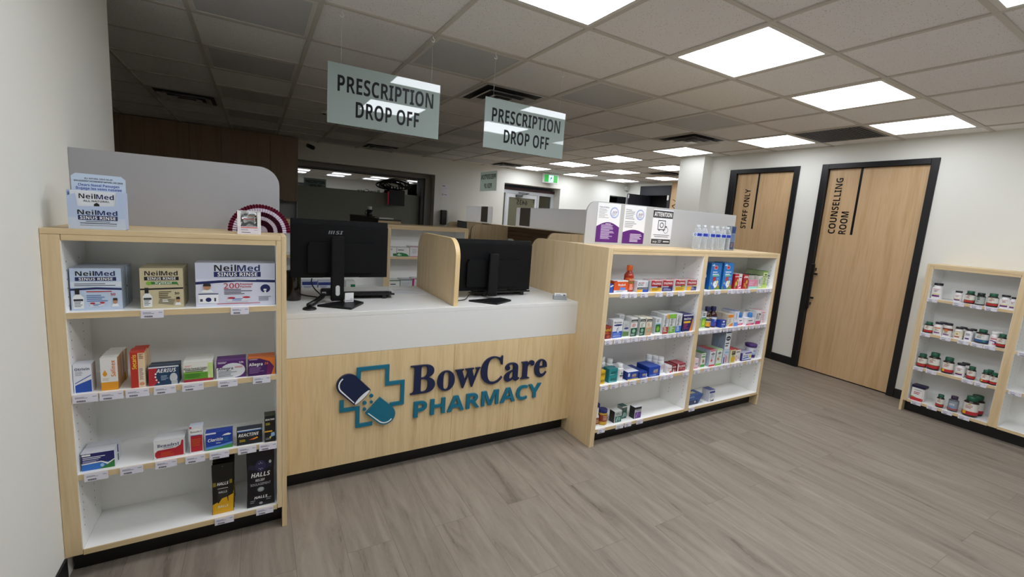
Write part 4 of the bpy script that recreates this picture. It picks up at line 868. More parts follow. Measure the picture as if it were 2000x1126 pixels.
C('R', 0, 2.600, 2.706, .081, .042, 2.116, 'red pain relief box with green tab and yellow base', '#8e1f2b', TY('#b8bcb0', '#8a6a1a', '#e0b22c')+[r(.66, .38, 1, .48, '#7fae4c')], 2, '#d6d7da', '#cfb0b0')
C('R', 0, 2.735, 2.842, .080, .042, 2.122, 'red pain relief box split between yellow and navy at its base', '#8e1f2b', TY('#b8b4b0', '#b0b4dc', '#1e2262')+[p([(0, 0), (.42, 0), (.5, .36), (0, .36)], '#e0a32c'), r(.62, .38, 1, .48, '#c8c07a')], 2, '#d6d7da', '#cfb0b0')
C('R', 0, 2.905, 2.985, .113, .05, 2.152, 'dark blue box squeezed beside the bay divider', '#1b3f9c', [r(0, 0, 1, .2, '#2c7a4a'), p([(.3, .9), (1, 1), (1, .8)], '#cfdcf0'), l(.1, .95, .75, 6, .09, '#6f96dc')], 1)
kid = [r(0, 0, 1, .12, '#5f8f3c'), e(.45, .83, .18, .075, '#e8d4d0'), e(.45, .83, .15, .055, '#c8323a'), p([(.05, .9), (.25, .97), (.35, .9), (.2, .88)], '#cfe2f4'), l(.2, .9, .64, 2, .085, '#dfe8f4'), r(.2, .5, .85, .56, '#7fc4a8'), e(.42, .4, .14, .09, '#c83a34'), e(.55, .2, .2, .13, '#e6ecf4'), e(.58, .2, .09, .065, '#f6f2e4'), e(.59, .19, .03, .02, '#20222a'), p([(.1, .02), (.5, .02), (.42, .14), (.16, .16)], '#2f5cb4'), e(.72, .28, .1, .07, '#e0dc9c'), e(.82, .12, .08, .08, '#b8842c'), e(.2, .24, .05, .04, '#dcc49c'), l(.62, .92, .42, 2, .04, '#9ac0ec')]
C('R', 0, 2.992, 3.121, .206, .045, 2.125, 'tall sky blue child medicine pack next to the bay divider', '#2d7cc6', kid, 2, '#1c5a9c', '#3f86c8')
C('R', 0, 3.135, 3.256, .209, .045, 2.116, 'tall sky blue child medicine pack beside the red cartons', '#2d7cc6', kid, 2, '#1c5a9c', '#3f86c8')
redi = [r(.5, .05, .92, .98, '#e2dde0'), r(0, .8, .5, .86, '#e8c8c4'), e(.25, .35, .14, .16, '#d9c24c'), e(.15, .15, .1, .1, '#5c9440'), r(.56, .74, .88, .79, K_), e(.7, .36, .14, .2, '#dd8fb0'), p([(.4, .05), (.95, .2), (.95, .28), (.4, .13)], '#c8326c'), e(.36, .58, .08, .08, '#c9d04c')]
C('R', 0, 3.290, 3.391, .122, .06, 2.116, 'red fruit print carton with a white centre strip', '#b8202a', redi, 2, '#a31c26', '#d8c8c8')
C('R', 0, 3.398, 3.462, .115, .06, 2.111, 'narrow red fruit print carton', '#b3242a', [r(0, .78, 1, .84, '#e2c4bc'), e(.4, .3, .2, .14, '#cf8a30'), e(.75, .5, .14, .14, '#c9d04c'), e(.65, .16, .14, .1, '#8aa83c'), r(.15, .86, .85, .91, W_)], 2, '#9c1e26', '#a8383c')
C('R', 0, 3.485, 3.61, .07, .03, 2.117, 'pink and turquoise small box before the pale green boxes', '#d98aa2', [r(0, 0, 1, .24, '#8fd0c0'), l(.1, .7, .8, 4, .12, '#e8c4d0'), e(.85, .4, .06, .14, '#e0b25c')], 1)
C('R', 0, 3.492, 3.612, .112, .06, 2.152, 'pale green carton with dark lid behind the pink box', '#b9c2b4', [r(0, .93, 1, 1, '#22402a'), l(.1, .9, .8, 3, .07, '#9aa69a')], 1, '#a3ac9e', '#2c4a30')
C('R', 0, 3.618, 3.671, .106, .05, 2.117, 'white upright carton with faint green print', '#d9ded4', [r(.18, .35, .36, .75, '#5c6a58'), l(.5, .95, .8, 8, .08, '#7d8a78'), r(0, 0, 1, .1, '#b4d06c')], 2, '#c4cabe', '#33452f')
C('R', 0, 3.680, 3.744, .144, .05, 2.12, 'tall lime green carton above its neighbours', '#cfe0a2', [r(0, .92, 1, 1, '#7fb032'), r(0, 0, 1, .3, '#bcd65e'), r(.3, .75, .8, .82, '#2f4a1e'), r(.05, .64, .95, .7, '#7f9a4c'), l(.15, .85, .56, 6, .07, '#6a7a50')], 3, '#a9b88c', '#4c7a2a')
C('R', 0, 3.745, 3.788, .106, .05, 2.125, 'white carton with black top in the far top corner', '#d5d6d8', [r(0, .92, 1, 1, '#2e3a34'), r(.3, .76, .75, .84, K_), l(.15, .85, .66, 7, .08, '#6c7076')], 1, '#c9cacc', '#3a443c')
# second shelf, bay nearer the counter
C('R', 1, 1.972, 2.033, .084, .05, 2.117, 'maroon pain relief box beside the end panel, second shelf', '#7e2320', [tx(.5, .72, .24, 'Advil', '#e8b82c', 'b', .9), l(.1, .9, .5, 2, .09, '#e07a2c'), r(0, .9, 1, 1, '#a33a2c'), e(.6, .18, .25, .12, '#a8503c')], 1)
C('R', 1, 2.045, 2.134, .124, .05, 2.12, 'white and blue mucus relief box with nose drawing', '#e3e4e6', [r(0, 0, 1, .36, '#2c55b8'), e(.52, .7, .42, .055, '#23306c'), tx(.5, .85, .09, 'Mucinex', K_, 'b', .78), p([(.38, .32), (.44, .52), (.62, .58), (.6, .54), (.48, .48), (.44, .3)], '#23408c'), e(.56, .38, .12, .1, '#c8d4e8'), l(.08, .9, .22, 2, .08, '#8aa4dc'), l(.08, .9, .08, 1, .04, W_)], 1, '#d0d2d8', '#d9d9da')
C('R', 1, 2.152, 2.212, .101, .045, 2.134, 'grey-white and olive syrup box', '#c6c9c9', [r(0, 0, 1, .36, '#5c7f46'), p([(0, .36), (1, .3), (1, .36)], '#c6c9c9'), e(.52, .55, .36, .07, '#34437c'), l(.2, .8, .8, 3, .07, '#a4a8a8')], 1)
C('R', 1, 2.150, 2.205, .140, .04, 2.182, 'plain white carton standing behind the olive syrup box', '#d2d3d3', [l(.2, .9, .9, 3, .06, '#a9acac'), r(0, .0, .06, 1, '#34363a')], 1)
gb = lambda c2, c3: [r(0, .78, 1, .92, K_), r(.08, .82, .9, .845, W_), r(0, 0, 1, .46, c3), l(.15, .8, .66, 3, .07, c2), e(.5, .3, .26, .1, '#8fb49c'), l(.1, .8, .12, 2, .05, '#bcd2c2')]
C('R', 1, 2.208, 2.267, .128, .04, 2.116, 'dark green and white syrup box with red words', '#dfe0de', gb('#c2504c', '#17503a'), 2, '#cfd0d0', '#d9d9d6')
C('R', 1, 2.290, 2.341, .126, .04, 2.114, 'dark green and white syrup box with olive words', '#dcdfd6', gb('#5f7a40', '#17503a'), 2, '#c6cac8', '#e6e6d8')
C('R', 1, 2.346, 2.396, .125, .04, 2.106, 'cream and peach syrup box with black top band', '#e4dcc8', gb('#b07a5c', '#d29c6c'), 2, '#d6d0c4', '#e6dcc8')
C('R', 1, 2.446, 2.503, .115, .075, 2.117, 'white herbal box with a green leaf panel', '#dfe2e2', [r(.04, .1, .94, .6, '#2f6a34'), r(.04, .6, .94, .68, '#9cc4dc'), e(.5, .32, .25, .16, '#7fb83c'), l(.15, .9, .86, 2, .09, '#3a4252'), l(.1, .9, .05, 1, .03, '#8cae6c')], 1, '#c4c9cc', '#cfd4d6')
bk = lambda c2: [r(0, 0, 1, .36, c2), tv(.35, .66, .36, 'Buckley’s', '#22262a', 'b', .52), l(.55, .95, .86, 6, .06, '#a0a4a4'), l(.15, .85, .3, 4, .065, '#e6e6dc')]
C('R', 1, 2.505, 2.561, .142, .06, 2.1, 'white syrup box with brick red base and orange corner', '#d9dbdb', bk('#a83a2c')+[p([(.55, 1), (1, 1), (1, .76), (.7, .8)], '#e0a02c')], 2, '#c9cccc', '#d2d4d4')
C('R', 1, 2.568, 2.632, .142, .06, 2.1, 'white syrup box with lime green base and top', '#d9dbdb', bk('#6fae38')+[r(0, .78, 1, 1, '#7fc03c')], 2, '#c9cccc', '#d2d4d4')
C('R', 1, 2.641, 2.701, .139, .06, 2.1, 'white syrup box with sky blue base', '#d9dbdb', bk('#2c70c4'), 2, '#c9cccc', '#d2d4d4')
C('R', 1, 2.722, 2.836, .127, .05, 2.107, 'navy cold drink box with yellow banner and orange streak', '#24205c', [r(0, .93, 1, 1, '#d2d2e0'), p([(.72, 0), (1, 0), (1, .6), (.95, .8), (.86, .4)], '#e08a34'), r(.08, .5, .74, .62, '#e2b32c'), tx(.44, .76, .13, 'NeoCitran', W_, 'b', .7), l(.12, .6, .42, 4, .08, '#b43c6a')], 2, '#1c1848', '#3a3670')
# second shelf, far bay
C('R', 1, 2.918, 2.980, .107, .05, 2.15, 'green and white herbal carton close to the bay divider', '#d6dcd2', [r(0, 0, 1, .5, '#84b83c'), r(0, .55, 1, .72, '#2c4a38'), l(.2, .95, .9, 2, .09, '#2a2f34')], 1)
C('R', 1, 2.983, 3.038, .130, .05, 2.144, 'white herbal carton with lime leaf half', '#dfe3e2', [r(0, .04, 1, .6, '#7fb234'), r(0, .6, 1, .66, '#4f90b0'), e(.5, .35, .3, .18, '#b9d84a'), l(.2, .9, .86, 2, .1, '#2a3038')], 2)
def syrup(u, zi, x, y, rr, h, label, glass, cap, lab, items, capf=.2):
    t = thing('syrup_bottle', label, 'bottle', (x, y, ZS[zi]+.0006), 0, GRP[u])
    hh = h
    MB().lathe([(rr*.92, 0), (rr, .004), (rr, hh*.58), (rr*.95, hh*.64), (rr*.6, hh*.74), (rr*.5, hh*.76), (rr*.5, hh*(1-capf)+.004)], mat(glass, .12, 0, .6), n=24).build('bottle_body', t)
    MB().lathe([(rr*.62, hh*(1-capf)), (rr*.62, hh*.985), (rr*.56, hh)], mat(cap, .4), n=24).build('cap', t)
    mb = MB(); R2 = rr+.0006; W2 = rr*3.0; H2 = hh*.46
    fm_ = lambda a, z, ee: ((R2+ee)*math.sin((a-W2/2)/R2), -(R2+ee)*math.cos((a-W2/2)/R2), hh*.07+z)
    n = 14; mb.add([fm_(W2*i/n, z, 0) for z in (0, H2) for i in range(n+1)], [(i, i+1, n+2+i, n+1+i) for i in range(n)], mat(lab, .5))
    printed(mb, items, fm_, W2, H2, curved=24); mb.build('label', t)
    return t
syrup('R', 0, 2.197, 2.175, .033, .177, 'orange-red cold syrup bottle with orange cap', '#a83018', '#e0651c', '#d8622a', [r(0, .55, 1, .75, '#8a6a2c'), r(0, .2, 1, .5, '#d8531c'), tx(.5, .88, .16, 'DayQuil', '#f0d8c0', 'b', .4), l(.34, .66, .4, 4, .12, '#f0c8b8')])
syrup('R', 1, 3.073, 2.165, .0325, .163, 'dark amber syrup bottle with navy cap and yellow label', '#3a2410', '#1c1c50', '#cfc4a8', [r(0, 0, 1, .45, '#e0a52c'), r(0, .6, 1, .8, '#2a3a6c'), l(.36, .64, .84, 1, .12, '#2a2a40'), e(.5, .25, .08, .16, '#d8742c')])
syrup('R', 1, 3.140, 2.163, .0325, .163, 'plum red syrup bottle with navy cap and blue label', '#3c1218', '#1c1c50', '#2b48a8', [r(0, .74, 1, .95, '#cfd3dc'), l(.36, .66, .66, 2, .12, '#c9d2ec'), e(.5, .2, .1, .16, '#7a3f8c')])
C('R', 1, 3.174, 3.243, .060, .04, 2.106, 'small royal blue box before the plum bottle', '#1f3f98', [p([(.3, .9), (.75, .9), (.65, .7), (.4, .7)], W_), r(.2, .38, .8, .52, '#b8c8ec'), l(.2, .8, .24, 2, .12, '#7a98d8')], 1)
C('R', 1, 3.278, 3.346, .100, .06, 2.117, 'white and orange vitamin box', '#e2ddd2', [r(0, .72, 1, .97, '#e08a2c'), p([(.2, 0), (1, 0), (1, .3), (.5, .2)], '#dd7c1e'), l(.1, .85, .62, 5, .08, '#a8a49a'), e(.15, .24, .1, .06, '#7fb04c')], 2, '#cfc4b4', '#d8ccb8')
C('R', 1, 3.349, 3.404, .125, .06, 2.109, 'white and pale blue dropper box', '#dde1e8', [r(0, 0, 1, .26, '#5c92dc'), r(.3, .45, .48, .88, '#8a9cc0'), r(.65, .3, .7, .95, '#a9bcd8')], 2, '#c6ccd8', '#6e7fb0')
def dropper(x0, x1, h, y, label, capx):
    w = x1-x0; t = thing('medicine_box', label, 'medicine box', ((x0+x1)/2, y, ZS[1]+.0006), 0, GRP['R'])
    mb = MB(); mb.box(-w/2, w/2, 0, .04, 0, h, mat('#e6e3e6', .45)); printed(mb, [r(0, 0, 1, .3, '#d0326c'), p([(0, .3), (.5, .2), (1, .34), (1, .3), (.5, .12), (0, .22)], W_), r(.24, .54, .76, .68, '#5c5a64')], lambda a, z, ee: (a-w/2, -ee, z), w, h); mb.build('carton', t)
    mb = MB(); mb.lathe([(.014, h), (.017, h+.006), (.017, h+.03), (.012, h+.042)], mat('#3f7fc4', .3), capx, .018, n=16); mb.build('dropper_cap', t)
    MB().box(-w/2, w/2, .036, .0395, h, h+.045, mat('#e3dfe4', .4)).build('backing_card', t)
dropper(3.436, 3.499, .059, 2.129, 'small pink and white infant drops pack with blue cap', .01)
dropper(3.512, 3.619, .060, 2.105, 'wider pink and white infant drops pack with blue cap', .015)
C('R', 1, 3.634, 3.702, .113, .05, 2.102, 'white upright box with pink foot and black upright word', '#e2e1e2', [r(0, 0, 1, .26, '#cf3a78'), r(.12, .4, .26, .84, '#2e2c30'), l(.4, .9, .8, 5, .1, '#6c686c'), e(.75, .75, .16, .07, '#50545c')], 2, '#d0d0d2', '#cfd2cf')
C('R', 1, 3.715, 3.771, .110, .05, 2.105, 'white and pink speckled box in the second shelf corner', '#e8dcdf', [r(.1, .84, .9, .92, '#e08a9c'), l(.2, .9, .7, 4, .12, '#a07884'), e(.6, .2, .2, .1, '#e6b8c2')], 2, '#dccfd3', '#e4aab6')
# third shelf, bay nearer the counter
adv = lambda c: [tx(.56, .45, .42, 'Advil', K_, 'i', .7), l(.1, .6, .12, 1, .08, '#d9e4e4')]
NAMEC = 'medicine_box'
for k, lab in enumerate(('yellow pain relief box, lower of two beside the end panel', 'yellow pain relief box, upper of two beside the end panel')):
    C('R', 2, 1.972, 2.021, .046, .045, 2.118, lab, '#e0b81e', [tx(.6, .5, .4, 'Advil', K_, 'i', .8), l(.2, .8, .2, 1, .1, '#a8841a')], 1, zoff=.047*k)
for k, lab in enumerate(('teal pain relief box, lower of two stacked', 'teal pain relief box, upper of two stacked')):
    C('R', 2, 2.055, 2.133, .047, .06, 2.119, lab, '#1f8f92', adv(0), 1, '#177a7e', '#2a7f82', zoff=.048*k)
def pill(u, zi, x, y, rr, h, label, body, cap, lab, items, rz=0, capf=.2, caphat=.72, name='pill_bottle', h0=.1, h1=.68, sh=.78, zoff=0, clear=False, grp=None):
    t = thing(name, label, 'bottle', (x, y, ZS[zi]+.0006+zoff), rz, GRP[u])
    bm_ = mat(body, .15, 0, .5, trans=.85, ior=1.2) if clear else mat(body, .3, 0, .5)
    MB().lathe([(rr*.94, 0), (rr, .003), (rr, h*h1), (rr*.94, h*(h1+.05)), (rr*caphat*.92, h*sh), (rr*caphat*.9, h*(1-capf)+.003)], bm_, n=24).build('bottle_body', t)
    mb = MB(); cr = rr*caphat; n = 28; vs = []
    mb.lathe([(cr, h*(1-capf)), (cr*1.03, h*(1-capf)+.002), (cr*1.03, h*.985), (cr*.95, h)], mat(cap, .42), n=28)
    mb.build('cap', t)
    mb = MB(); R2 = rr+.0006; W2 = rr*3.6; H2 = h*(h1-h0)
    fm_ = lambda a, z, ee: ((R2+ee)*math.sin((a-W2/2)/R2), -(R2+ee)*math.cos((a-W2/2)/R2), h*h0+z)
    n = 16; mb.add([fm_(W2*i/n, z, 0) for z in (0, H2) for i in range(n+1)], [(i, i+1, n+2+i, n+1+i) for i in range(n)], mat(lab, .5))
    printed(mb, items, fm_, W2, H2, curved=24); mb.build('label', t)
    return t
wl = [l(.34, .66, .7, 3, .14, '#5a4c50'), r(.3, .1, .7, .26, '#23262c')]
pill('R', 2, 2.074, 2.225, .030, .150, 'white pill bottle behind the teal boxes, nearer the end panel', '#e6e7e6', '#eceded', '#e2e3e2', wl, capf=.24)
pill('R', 2, 2.142, 2.215, .027, .130, 'white pill bottle behind the teal boxes, nearer the blue boxes', '#e6e7e6', '#eceded', '#e2e3e2', wl, capf=.24)
pill('R', 2, 2.173, 2.149, .029, .116, 'white pill bottle standing between teal and blue boxes', '#e6e7e6', '#eceded', '#e4e5e4', [tx(.52, .62, .2, 'Advil', K_, 'i', .2), r(.36, .3, .7, .42, K_), l(.36, .6, .2, 1, .08, R_)], capf=.24)
alv = lambda: [tx(.6, .58, .24, 'ALEVE', '#e8d86c', 'i', .4), r(.42, .36, .8, .42, '#e0a02c'), l(.42, .8, .2, 1, .07, '#8fa8e0')]
C('R', 2, 2.217, 2.320, .060, .06, 2.105, 'royal blue pain relief box with white top and yellow strip', '#1c3f9c', [r(0, 0, 1, .13, '#d9c24c'), r(.02, .45, .2, .85, '#c9d0e4')]+alv(), 3, '#16327c', '#dcdfe8')
C('R', 2, 2.330, 2.408, .044, .05, 2.106, 'small royal blue pain relief box between two larger ones', '#1c3f9c', alv()+[e(.92, .4, .1, .3, '#8fb4e8')], 3, '#16327c', '#24408c')
C('R', 2, 2.422, 2.536, .072, .06, 2.104, 'large royal blue pain relief box', '#1f48ac', alv()+[l(.1, .9, .16, 2, .07, '#8fb0ec')], 2, '#1a3c90', '#2a4ca4')
for k, (x, y) in enumerate(((2.535, 2.215), (2.562, 2.178), (2.583, 2.148))):
    pill('R', 2, x+.012, y+.012, .026, .116, 'white pill bottle by the large blue box, '+('rearmost', 'middle', 'front')[k]+' of three', '#e6e7e6', '#eceded', '#dfe6ec', [l(.34, .66, .7, 4, .14, '#b06a6a')], capf=.24, caphat=.85)
C('R', 2, 2.622, 2.672, .056, .045, 2.112, 'small white and red pain relief box', '#e6e3e4', [tx(.5, .66, .17, 'Tylenol', R_, 'b', .8), e(.75, .16, .18, .16, '#c83a48'), l(.1, .6, .4, 2, .1, '#b0a8a8')], 2, '#d9d5d6', '#dcd2d4')
C('R', 2, 2.684, 2.728, .055, .09, 2.118, 'dark red pain relief box with small figures printed', '#7e1c26', [tx(.5, .7, .2, 'TYLENOL', W_, 'i', .9), p([(.2, 0), (.5, 0), (.4, .4), (.25, .4)], '#d8d2cc'), p([(.6, 0), (.9, 0), (.8, .5)], '#b8b0a8')], 1, '#6c1620', '#8c2c34')
C('R', 2, 2.736, 2.826, .058, .09, 2.115, 'wide dark red pain relief box at the bay divider', '#8c1e2a', [tx(.55, .66, .26, 'TYLENOL', W_, 'i', .84), r(0, 0, .16, 1, '#d8d0cc'), l(.3, .8, .4, 2, .1, '#d8a8a8'), e(.82, .24, .08, .12, '#d86a6a')], 1, '#741822', '#a8505a')
# third shelf, far bay
C('R', 2, 2.922, 2.973, .078, .045, 2.113, 'small pale pink box close to the bay divider, third shelf', '#e6cfd2', [r(.3, .42, .85, .56, '#7f93b0'), r(0, 0, 1, .18, '#e0a2ae')], 1)
C('R', 2, 3.014, 3.066, .113, .06, 2.123, 'white infant carton with green bands', '#dfe2da', [r(0, 0, 1, .18, '#4fa03c'), r(.1, .68, .95, .78, '#5a9a48'), e(.45, .42, .14, .16, '#a88a68'), e(.68, .4, .12, .14, '#8f7258'), r(.15, .87, .85, .92, '#6a8460')], 2, '#cfcac8', '#3f7a34')
C('R', 2, 3.096, 3.166, .136, .06, 2.108, 'white rehydration carton with apple and red base', '#dfe0e4', [r(0, 0, 1, .1, '#c22c36'), r(.05, .9, .95, .97, '#c8606a'), e(.55, .74, .32, .075, '#1f2b4a'), tx(.55, .74, .05, 'Pedialyte', W_, 'i', .5), e(.4, .36, .15, .085, '#c8383c'), l(.2, .9, .58, 3, .05, '#8fa4b8')], 2, '#a9b4c4', '#b04a54')
C('R', 2, 3.176, 3.244, .136, .06, 2.103, 'white rehydration carton with fruit and green base', '#dfe4dc', [r(0, 0, 1, .12, '#8cc84c'), r(.05, .92, .95, 1, '#bcd88c'), e(.5, .76, .32, .07, '#1f2b3a'), tx(.5, .76, .05, 'Pedialyte', W_, 'i', .5), e(.3, .42, .12, .09, '#b45a30'), e(.5, .38, .1, .07, '#e0b84c'), l(.3, .9, .58, 3, .05, '#8fb0a0')], 2, '#b4bcb4', '#9cb08c')
C('R', 2, 3.262, 3.342, .122, .06, 2.108, 'pale blue freezer pop carton with purple and pink sticks', '#c9d4e2', [r(.16, .06, .34, .5, '#4a2c80'), r(.48, .1, .66, .58, '#cf7c8c'), r(.7, .08, .84, .5, '#d8b4a0'), r(.3, .77, .88, .85, '#7fb4d2'), l(.2, .5, .66, 2, .06, '#d86a6a')], 2, '#b4bccc', '#b9c4d4')
C('R', 2, 3.272, 3.342, .150, .06, 2.110, 'tall white rehydration carton stacked on the freezer pop carton', '#e0e2e6', [r(.05, .9, .95, .97, '#23386c'), e(.52, .6, .42, .13, '#161e34'), tx(.52, .6, .06, 'Pedialyte', W_, 'i', .66), l(.1, .8, .3, 2, .13, '#23262e'), l(.4, .9, .82, 1, .03, '#7c90c0')], 2, '#8f9cb4', '#2c3c66', zoff=.124)
C('R', 2, 3.358, 3.425, .114, .06, 2.104, 'yellow and black drops box', '#d8d49c', [r(.25, .62, .95, .9, '#38342c'), r(.2, .1, .95, .45, '#d9b52c'), l(.3, .9, .82, 2, .08, '#c9b48c'), l(.35, .85, .55, 2, .06, '#6a6240')], 2, '#cfcab0', '#c04048')
C('R', 2, 3.440, 3.512, .102, .06, 2.115, 'white baby vitamin box with pink swirl', '#e4dfda', [e(.3, .3, .2, .24, '#d88a98'), e(.32, .32, .12, .15, '#e8d8d6'), r(.16, .78, .82, .86, '#6a6264'), e(.75, .35, .1, .16, '#7c8f9c'), e(.75, .4, .06, .12, '#e4dfda')], 2, '#d2ccc8', '#b8434c')
C('R', 2, 3.527, 3.662, .069, .05, 2.108, 'white and violet ointment box', '#e2e3e8', [r(0, 0, 1, .12, '#3f2c80'), r(0, 0, .06, 1, '#3f2c80'), p([(.1, .2), (.7, .3), (.7, .48), (.1, .36)], '#3f7cc4'), tx(.4, .62, .2, 'Desitin', '#3a4a8c', 'b', .5), e(.85, .5, .1, .2, '#d8c43c'), r(.3, .86, 1, 1, '#5a4a9c')], 2, '#4c3c88', '#b4b4cc')
pill('R', 2, 3.706, 2.150, .040, .128, 'white tub with wide purple lid', '#e6e5ec', '#43246c', '#dfe0e8', [r(0, 0, 1, .3, '#43246c'), r(0, .3, 1, .5, '#9cc0e4'), tx(.48, .7, .22, 'Des', '#3f62b0', 'b', .2)], capf=.2, caphat=1.16, name='ointment_tub', h1=.77, sh=.785)
# bottom shelf
pill('R', 3, 2.005, 2.155, .024, .122, 'slim bottle with white pump top and brown label by the end panel', '#e8e8e6', '#ececec', '#8c4a34', [l(.34, .7, .6, 3, .16, '#d8b08c')], capf=.3, h1=.5, sh=.66)
pill('R', 3, 2.066, 2.152, .032, .108, 'yellow bottle with navy lid and brown label, front of two', '#b8942c', '#1d2468', '#8c3a28', [r(0, .0, 1, .25, '#c8a030'), l(.34, .68, .8, 3, .18, '#e0c0a0')], capf=.2, caphat=.92)
pill('R', 3, 2.062, 2.225, .032, .116, 'yellow bottle with navy lid and brown label, rear of two', '#b8942c', '#1d2468', '#8c3a28', [r(0, .0, 1, .25, '#c8a030'), l(.34, .68, .8, 3, .18, '#e0c0a0')], capf=.2, caphat=.92)
nic = lambda c: [r(.12, .04, .98, .55, c), r(0, .9, 1, 1, '#d0d4d2'), p([(.2, .1), (.35, .5), (.55, .5), (.4, .1)], '#9fb4b0'), e(.7, .3, .14, .18, '#7fa8a0'), l(.2, .9, .78, 2, .1, '#6c7472')]
C('R', 3, 2.147, 2.216, .084, .05, 2.119, 'grey and green patch box, front of two green ones', '#b4bab6', nic('#1f5f52'), 1, '#222624', '#c9cecb')
C('R', 3, 2.247, 2.296, .092, .05, 2.150, 'narrow dark green patch box behind the grey-green one', '#35564a', nic('#1d4a40'), 1, '#aeb4b0', '#2f5c50')
C('R', 3, 2.334, 2.401, .088, .05, 2.113, 'white and purple patch box with black top', '#b9b8bc', [r(0, .8, 1, 1, '#1d1c22')]+nic('#5a2c86')[:1]+[p([(.2, .1), (.35, .5), (.55, .5), (.4, .1)], '#9c7cc0'), e(.7, .3, .14, .18, '#7c50a8'), l(.2, .9, .7, 1, .1, '#50505a')], 1, '#222226', '#dcdde0')
t = thing('foot_care_box', 'blue slanted foot care box on the bottom shelf of the far bay', 'box', (2.99, 2.125, ZS[3]+.0006), 0, GRP['R'])
mb = MB(); mb.prism([(-.065, 0), (.062, 0), (.115, .075), (.105, .078), (-.065, .078)], 0, .09, mat('#3c5a94', .4)); printed(mb, [r(0, 0, .98, .45, '#2a3a5c'), l(.1, .7, .85, 2, .1, '#9cb4dc'), e(.7, .28, .06, .1, '#d8dce4')], lambda a, z, ee: (a*.95-.063, -ee, z), .127, .078); mb.box(.0, .06, .03, .06, .0785, .0789, mat('#c4c090')); mb.build('carton', t)
MB().box(-.03, .13, .002, .05, 0, .0004, mat('#b9bec6', .3)).build('tray_card', t)
C('R', 3, 3.166, 3.236, .098, .07, 2.112, 'white and navy carton beside the slanted blue box', '#dfe1e6', [r(.02, .72, .98, .9, '#2c3f8c'), l(.1, .9, .6, 4, .09, '#7c86a8'), p([(.1, .02), (.9, .02), (.9, .16), (.5, .1)], '#2c3f7c'), e(.3, .16, .1, .06, '#c8a84c')], 1, '#c9ccd4', '#4a5488')

# ------------------------------------------------------------------ vitamin bottles on the wall shelf
GC, DK, BR = '#1c5a42', '#1b1720', '#2a1613'
def vit(zi, y, w, h, kind, label, behind=None, dx=0.0):
    rr = w/2; x = 5.08+.022+rr+dx
    J = [tx(.5, .84, .1, 'Jamieson', '#3a2a24', 's', .26), e(.5, .93, .06, .05, '#c9a04c')]
    kinds = {
        'brown': (BR, GC, '#e6e4dc', J+[l(.36, .64, .68, 2, .12, '#a03038'), r(0, .28, 1, .35, '#5c7a44'), r(0, 0, 1, .28, '#b8282e')], .22, .72),
        'yellow': (BR, GC, '#e6e4dc', J+[l(.36, .64, .68, 2, .12, '#a03038'), r(0, 0, 1, .3, '#b8282e'), r(.26, .02, .42, .28, '#e2b41c')], .22, .72),
        'white': ('#e9e7e9', '#1c1a22', '#e9e7e6', [l(.34, .66, .86, 1, .1, '#c03a40'), l(.4, .6, .72, 2, .1, '#7a4a50'), r(.3, .3, .7, .42, '#e2dca0'), r(.3, .06, .7, .26, '#6a2f74')], .14, .8),
        'orange': ('#e9e7e6', '#221c30', '#e9e7e2', [r(.32, .7, .68, .84, '#dd7a3c'), l(.36, .64, .58, 3, .1, '#8a7a70'), r(.32, .06, .68, .22, '#6a2f74')], .15, .8),
        'browntop': ('#e4dfdc', '#221a2a', '#e0dcd6', [r(.0, .66, 1, .9, '#7e2c24'), e(.46, .62, .16, .14, '#d8884c'), l(.36, .62, .42, 3, .1, '#9a948c'), r(.3, .03, .66, .15, '#6a2f84')], .15, .84),
        'beige': ('#e9e6e0', '#1e1a1e', '#e6dfc8', [e(.47, .55, .08, .14, '#c8a848'), l(.36, .64, .88, 1, .1, '#8a7a60'), r(.32, .05, .64, .22, '#a8484c')], .15, .8),
        'violet': ('#eae9ec', '#201a20', '#e9e8ec', [l(.34, .66, .85, 3, .12, '#5c5866'), r(.34, .05, .62, .24, '#4a2070')], .15, .8),
        'blue': (BR, GC, '#dde0dc', J+[l(.34, .66, .64, 2, .13, '#3a4a4c'), r(0, 0, 1, .32, '#2f5a8c'), e(.66, .16, .06, .1, '#3f8c6c')], .2, .6),
        'pink': ('#eceaea', '#eceaea', '#ece6ea', [r(.3, .62, .72, .78, '#dc7a84'), r(.3, .4, .5, .5, '#5a2a88'), r(.5, .32, .66, .44, '#5a2a88'), r(.62, .12, .72, .36, '#5a2a88'), r(.5, .02, .72, .14, '#c83a5c')], .16, .84),
        'greylabel': ('#1d1a14', '#1a2c22', '#a9b0ac', [r(.36, .6, .52, .74, '#3a4440'), l(.34, .5, .4, 2, .1, '#5c6662'), r(.34, .84, .5, 1, '#4c6a54')], .2, .76),
        'clear': ('#8a8c94', '#3a2c44', '#8f98a4', [r(0, .0, 1, .2, '#a05054'), r(.34, .5, .62, .72, '#dfe2e6'), tx(.47, .61, .12, 'omega', '#2a2c34', 'b', .24), e(.5, .32, .2, .12, '#7c9cc4')], .2, .68)}
    body, cap, lab, items, cf, ch = kinds[kind]
    t = pill('V', zi, x, y, rr, h, label, body, cap, lab, items, -PI/2, cf, ch, 'vitamin_bottle', clear=(kind == 'clear'))
    if behind:
        dup(t, (x+2*rr+.006, y-.010, ZS[zi]+.0006), -PI/2, behind)
vit(0, 1.430, .072, .136, 'white', 'tall white vitamin bottle alone at the door end of the top shelf')
vit(0, 1.292, .052, .092, 'white', 'small white vitamin bottle first of the six together on the top shelf')
vit(0, 1.222, .061, .104, 'brown', 'brown vitamin bottle with green cap between small white and dark bottles')
vit(0, 1.159, .058, .099, 'greylabel', 'dark vitamin bottle with a grey label on the top shelf')
